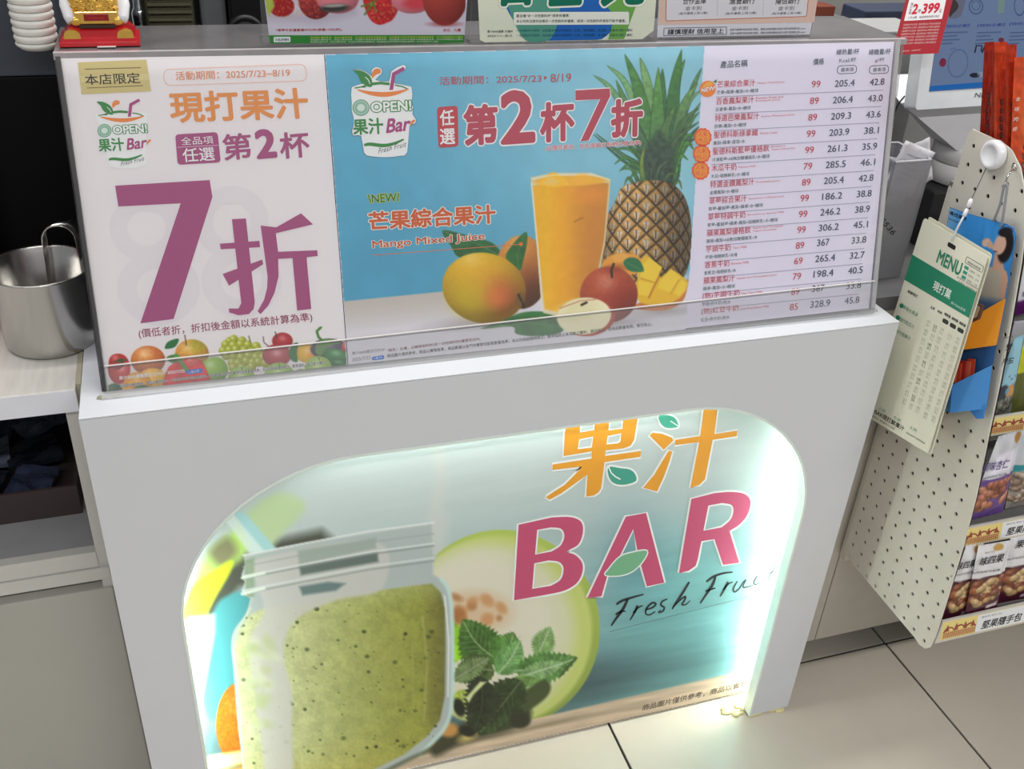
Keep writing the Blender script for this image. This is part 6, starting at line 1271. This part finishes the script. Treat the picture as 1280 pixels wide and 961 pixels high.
for i, (q, dk, bd, Y, lab) in enumerate((([(1231, 53), (1243, 52), (1238, 190), (1224, 184)], .75, 0, None, 'dark red snack packet seen edge-on, leftmost of the red packets'), ([(1243, 54), (1250, 54), (1246, 200), (1237, 196)], .6, 0, None, 'dark red snack packet, second from the left of the red packets'),
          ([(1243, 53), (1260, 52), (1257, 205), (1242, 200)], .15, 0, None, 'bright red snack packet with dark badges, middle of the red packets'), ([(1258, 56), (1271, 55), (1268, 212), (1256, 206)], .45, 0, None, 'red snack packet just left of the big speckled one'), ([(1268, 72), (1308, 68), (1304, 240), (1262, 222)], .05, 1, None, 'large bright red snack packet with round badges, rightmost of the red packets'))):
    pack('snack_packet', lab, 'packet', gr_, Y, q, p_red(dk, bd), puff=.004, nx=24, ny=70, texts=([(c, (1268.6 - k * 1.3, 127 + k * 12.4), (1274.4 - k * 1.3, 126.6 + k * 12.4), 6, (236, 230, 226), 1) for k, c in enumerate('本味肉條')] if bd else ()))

# ================================================================== THINGS HUNG ON THE PERFORATED PANEL
PX = lambda p_, X: U(p_, 0, X)
def quadX(mb, q, X, t): return mb.prism([PX(a, X) for a in q], (t, 0, 0))
# cardboard display with two pockets
hd = empty('pocket_display', tuple(float(a) for a in PX((1225, 400), .99)), 'blue cardboard hanging display with orange and blue pockets on the perforated panel', 'display')
bq = [(1187, 259), (1206, 266), (1258, 280), (1267, 285), (1270, 296), (1256, 378), (1245, 432), (1239, 458), (1232, 506), (1168, 500), (1168, 430), (1176, 330)]
quadX(MB(), bq, .990, .0012).build('back_card', ink((66, 120, 180)), hd)
PC = Plane((.990, 0, 0), (-1, 0, 0))
def paint_card(X, Y):
    cv = Canvas(X, Y, (60, 150, 224)); cv.aa = .7; t = sstep(300, 400, Y)[..., None]; cv.C = cv.C * (1 - t) + np.array([52, 92, 150.]) * t
    t = (sstep(1210, 1180, X) * sstep(330, 260, Y))[..., None]; cv.C = cv.C * (1 - t * .7) + np.array([190, 214, 230.]) * t * .7
    cv.poly([(1204, 390), (1208, 350), (1224, 336), (1250, 334), (1258, 345), (1254, 380), (1244, 400)], (186, 178, 164), soft=1, smooth=3); cv.poly([(1222, 372), (1250, 376), (1244, 420), (1206, 420), (1204, 392)], (84, 116, 160), soft=5)
    cv.poly([(1251, 336), (1258, 339), (1261, 350), (1256, 374), (1250, 372)], (206, 164, 140), soft=1); cv.poly([(1243, 318), (1253, 316), (1255, 338), (1240, 338)], (206, 162, 138), soft=1)
    cv.ell(1257, 308, 9.5, 21, (34, 28, 30), 12, soft=1); cv.ell(1250, 306, 7.5, 12.5, (222, 182, 160), 14, soft=.8); cv.ell(1257, 290, 9, 6, (34, 28, 30), -10, soft=1); cv.ell(1242.5, 310, 2, 3, (222, 182, 160), soft=.6); cv.stroke([(1243, 314), (1246, 314.5)], 1.6, (110, 50, 50), .9)
    cv.ell(1233, 303, 6, 5, (224, 188, 168), -40, soft=.8); cv.ell(1238, 306, 4, 5, (216, 176, 154), -20, soft=.8); cv.stroke([(1230, 300), (1237, 297)], 1, (180, 130, 110), .7)
    return np.clip(cv.C, 0, 255)
def kcard(X, Y):
    p_ = np.array(bq, float); ins = np.zeros(X.shape, bool)
    for k in range(len(p_)):
        ax, ay = p_[k - 1]; bx_, by_ = p_[k]; c = (ay > Y) != (by_ > Y); ins ^= c & (X < (bx_ - ax) * (Y - ay) / ((by_ - ay) if abs(by_ - ay) > 1e-9 else 1e-9) + ax)
    return ins
raster(PC, hd, 1160, 256, 1274, 470, 1.0, paint_card, 1, 'printed_picture', print_mat(), keep=kcard)
ph = Print(PC, hd, base=2); ph.text('尋找美好', (1187, 268), (1208, 276.5), 5, (40, 44, 60), 1, bold=.02, up=(.25, -1)); ph.text('for moment', (1186, 274), (1201, 280), 2.6, (60, 70, 90), 1, up=(.25, -1)); ph.flush()
def pocket(nm, col, top_f, fold_t, fold_b, right_t, right_b, left_t, left_b, lcol):
    xo, xi = .967, .9885; A_, B_, R1, R2, L1, L2 = PX(fold_t, xo), PX(fold_b, xo), PX(right_t, xi), PX(right_b, xi), PX(left_t, xi), PX(left_b, xi)
    b = MB(); tv = np.array((.0009, 0, 0)); b.hexa([A_, R1, R2, B_], [A_ + tv, R1 + tv, R2 + tv, B_ + tv]); b.hexa([L1, A_, B_, L2], [L1 + tv, A_ + tv, B_ + tv, L2 + tv]); tz = np.array((0, 0, .0008)); b.hexa([L2, B_, R2, R2 * .5 + L2 * .5], [L2 + tz, B_ + tz, R2 + tz, (R2 * .5 + L2 * .5) + tz])
    o = b.build(nm, ink(col), hd)
    n_ = np.cross(A_ - L1, L2 - L1); n_ /= np.linalg.norm(n_); n_ = n_ if n_[0] < 0 or n_ @ (CAM - A_) > 0 else -n_; n_ = n_ if n_ @ (CAM - A_) > 0 else -n_
    P = Plane(A_, n_); pp = Print(P, o, base=3)
    return o, pp
o1, pp = pocket('orange_pocket', (228, 146, 36), 0, (1205, 402), (1197.5, 438), (1256.5, 373), (1245, 431.5), (1194, 397), (1184.5, 429.5), None)
pp.ell(1193, 421, 5, 8, (216, 170, 100), 0, 'printed_shape'); pp.ell(1190, 426, 3, 6, (120, 70, 40), 1, 'printed_shape'); pp.flush()
o2, pp = pocket('blue_pocket', (72, 140, 206), 0, (1190.5, 481), (1187.5, 516), (1240, 456), (1232, 511), (1169.7, 475), (1165.7, 505), None)
pp.poly([(1169, 480), (1176, 482), (1174, 503), (1167, 501)], (206, 214, 214), 0, 'printed_shape'); pp.poly([(1178, 484), (1186, 486), (1184, 508), (1177, 506)], (60, 110, 120), 0, 'printed_shape'); pp.ell(1181, 495, 2.6, 5, (222, 228, 222), 1, 'printed_shape'); pp.flush()
quadX(MB(), [(1211, 512), (1230, 506), (1228, 523), (1221, 523.5)], .986, .003).build('lower_tab', ink((60, 126, 196)), hd)
quadX(MB(), [(1184, 438), (1246, 430), (1240, 458), (1192, 480), (1170, 470), (1176, 440)], .9888, .0005).build('pocket_inner', ink((46, 92, 150)), hd)
gsa = 'small red sachets in the blue pocket'
for i in range(7):
    x = 1176 + i * 5.6; t = 455 - i * 1.2 + (i % 2) * 2; X = .972 + i * .002
    MB().prism([PX((x, t), X), PX((x + 9, t + 1), X), PX((x + 6.4, t + 26), X), PX((x - 2.6, t + 25), X)], (.0016, .0, .0)).build('red_sachet', ink([(206, 76, 50), (176, 50, 40), (214, 104, 78)][i % 3]), None, ['leftmost', 'second', 'third', 'middle', 'fifth', 'sixth', 'rightmost'][i] + ' of the small red sachets standing in the blue pocket', 'sachet', gsa)
cb = MB(); quadX(cb, [(1199, 372), (1227, 382), (1222, 399), (1203, 410), (1192, 404)], .972, .006); co = cb.build('chocolate_pack', ink((96, 66, 60)), None, 'small brown confectionery pack standing in the orange pocket', 'packet')
pk = Print(Plane((.972, 0, 0), (-1, 0, 0)), co, base=1); pk.rrect([(1207, 376), (1226, 383), (1221, 397), (1203, 399)], 3, (196, 180, 150), 0, 'label_panel'); pk.ell(1209, 396, 6, 4, (110, 62, 40), 1, 'label_panel'); pk.flush()
# wire hook and hanging loop
b = MB(); xh = .984; pts = [PX((1268, 209), XP), PX((1266, 211), .985), PX((1262, 216), .972), PX((1259, 222), .968), PX((1256, 230), .968), PX((1253, 233), .972)]; b.tube(spline(pts, 4, False), .0013, 8)
b.lathe(tuple(float(a) for a in PX((1268, 209), XP - .0006)), [(0, 0), (.004, 0), (.004, .001), (0, .001)], 16, M=Matrix.Rotation(-math.pi / 2, 4, 'Y')); hk = b.build('wire_hook', mat('polished_steel', (210, 208, 204), .12, metal=1, noise=0), None, 'bent steel wire hook in the perforated panel, holding the pocket display', 'hook')
b = MB(); b.tube(spline([PX((1242, 276), .988), PX((1250, 256), .980), PX((1255, 233), .970), PX((1259, 232), .970), PX((1256, 256), .978), PX((1252, 283), .9885)], 5, False), .0017, 8); b.build('hanging_loop', mat('grey_strap', (150, 154, 162), .35), hd)
# white reel with cord, clip and menu cards
rc0 = PX((1246, 193), XP - .013); rl_ = empty('badge_reel', tuple(float(a) for a in PX((1246, 193), XP)), 'round white badge reel near the top of the perforated panel, its cord pulled out', 'reel')
Mx = Matrix.Rotation(-math.pi / 2, 4, 'Y')
rp = PX((1246, 193), XP - .0004); rp = (float(rp[0]), float(rp[1]), float(rp[2]))
MB().lathe(rp, [(0, 0), (.0175, 0), (.019, .002), (.019, .009), (.017, .0115), (.0125, .0125), (.0118, .0112), (0, .0112)], 40, M=Mx).build('reel_case', mat('white_reel_plastic', (234, 234, 236), .25, coat=.4), rl_)
cl = PX((1213, 252), .962); ch_ = PX((1190, 300), .9475)
b = MB(); b.tube([(rp[0] - .006, rp[1] + .004, rp[2] - .018), tuple(cl)], .0006, 6); b.build('cord', mat('grey_cord', (70, 70, 72), .5), rl_)
b = MB(); c1 = Vector(tuple(float(a) for a in cl)); c2 = Vector(tuple(float(a) for a in PX((1205, 270), .955))); b.tube([c1 + Vector((0, 0, .004)), c1, c1 * .6 + c2 * .4], .0028, 10, rs=[.0018, .0034, .0026]); b.tube([c1 * .5 + c2 * .5, c2], .0014, 8, rs=[.0022, .003]); b.build('swivel_clip', mat('white_reel_plastic', (234, 234, 236), .25), rl_)
b = MB(); c3 = Vector(tuple(float(a) for a in ch_)); b.tube(spline([tuple(c2), tuple(c2 * .6 + c3 * .4 + Vector((-.004, -.003, 0))), tuple(c3), tuple(c2 * .5 + c3 * .5 + Vector((.003, .004, 0)))], 5, True), .0012, 8, closed=True); b.build('clear_strap', mat('milky_strap', (206, 212, 216), .2), rl_)
gm = 'menu cards hanging from the badge reel'
def cardq(X, d): q = [(1155, 272), (1235, 320), (1160, 567), (1078, 517)]; return [PX((a[0] + d[0], a[1] + d[1]), X) for a in q]
for i, (X, d, lab) in enumerate(((.948, (0, 0), 'cream menu card with a green band reading MENU, front card on the reel'), (.9515, (3.5, 2.2), 'cream menu card just behind the front menu card'), (.955, (5.5, -2), 'cream menu card at the back, its lower corner swinging right'))):
    mc_ = empty('menu_card', tuple(float(a) for a in PX((1190, 300), X)), lab, 'menu', gm)
    c = cardq(X, d)
    if i == 2: c[2] = PX((1166, 560), X); c[3] = PX((1150, 548), X)
    MB().prism(rquad(c, .005), (.0006, 0, 0)).build('card', ink((226, 224, 204)), mc_)
    if i: continue
    Pm = Plane((X, 0, 0), (-1, 0, 0)); pc = Print(Pm, mc_, (513, 2496), base=1); GR = (40, 132, 100)
    L = lambda a, bb: (PX((1155, 272), X) * (1 - a) + PX((1235, 320), X) * a) * (1 - bb) + (PX((1078, 517), X) * (1 - a) + PX((1160, 567), X) * a) * bb
    T = lambda a, bb: tuple(proj(L(a, bb)))
    def rect(a0, b0, a1, b1_): return [T(a0, b0), T(a1, b0), T(a1, b1_), T(a0, b1_)]
    def tx(s_, a0, a1, bb, h, col, part='lettering', bold=0, lay=2): u1 = np.array(T(a0, bb)); u2 = np.array(T(a0, bb - .05)); pc.text(s_, T(a0, bb), T(a1, bb), h, col, lay, part, bold=bold, up=u2 - u1)
    pc.rrect(rect(.44, .035, .56, .055), 2, (40, 38, 36), 0, 'punched_slot')
    pc.poly(rect(0, .17, 1, .29), GR, 0, 'green_band')
    tx('MENU', .36, .72, .145, 17, GR, bold=.025); tx('現打菓', .42, .69, .262, 12, (232, 238, 228), bold=.02); tx('果汁BAR菜單', .72, .93, .275, 3.4, (214, 232, 222), 'fine_print')
    pc.rrect(rect(.74, .05, .99, .078), 2, (90, 96, 90), 1, 'text_box', w=.6); tx('甜度與冰塊可選', .77, .96, .073, 3, (70, 74, 70), 'fine_print')
    for k in range(3): pc.poly(rect(.75, .088 + k * .022, .81, .102 + k * .022), (60, 150, 130), 1, 'text_box'); tx('正常冰．少冰', .83, .98, .102 + k * .022, 3, (70, 74, 70), 'fine_print')
    for k in range(2): tx('圖片僅供參考，產品依現場供應為準', .70 + .03 * k, 1.0, .160 + k * .014 - .004, 2.4, (60, 60, 60), 'fine_print')
    tx('新鮮現打', .10, .26, .335, 4, (60, 64, 58), 'fine_print', .02); tx('大杯', .47, .54, .345, 4, (40, 40, 40), 'fine_print', .02); tx('中杯', .58, .65, .345, 4, (40, 40, 40), 'fine_print', .02)
    for a0 in (.68, .79, .90): tx('總熱量', a0, a0 + .09, .338, 3.8, (40, 40, 40), 'fine_print', .02); pc.rrect(rect(a0, .352, a0 + .085, .372), 2, (60, 60, 58), 1, 'text_box')
    names = ['果香水果茶', '現打西瓜汁', '鮮打芭樂汁']
    for k in range(3): c_ = T(.075, .405 + k * .06); pc.ell(c_[0], c_[1], 2.6, 3, GR, 1, 'bullet'); tx(names[k], .10, .34, .414 + k * .06, 5, (90, 150, 120), 'fine_print')
    rr = random.Random(6)
    for k in range(10):
        for j in range(5):
            a0 = (.50, .60, .70, .82, .93)[j] - .012; bb = .41 + k * .0455 + (j % 2) * .006; g_ = (120, 124, 112) if j == 1 and k % 2 == 0 else (188, 190, 174)
            tx(str(rr.choice((55, 60, 65, 45, 35, 180, 205, 240))), a0, a0 + .05, bb, 3.8, g_, 'fine_print'); tx(str(rr.choice((32, 38, 41, 28))) + '.' + str(rr.randrange(9)), a0, a0 + .05, bb + .017, 3.4, g_, 'fine_print')
    pc.poly(rect(.0, .905, .10, .945), (60, 130, 96), 1, 'text_box')
    for k in range(3): tx(('小杯', '中杯', '大杯')[k], .2 + k * .24, .31 + k * .24, .935, 5, (130, 176, 150), 'fine_print')
    tx('果汁BAR現打鮮果汁', .02, .62, .965, 6.4, (60, 58, 50), 'fine_print', .02); tx('產品內容依門市現場供應為準', .66, .93, .965, 2.4, (110, 108, 96), 'fine_print'); tx('本菜單價格僅供參考，實際售價依門市公告為準', .05, .5, .985, 2.4, (110, 108, 96), 'fine_print')
    pc.flush()
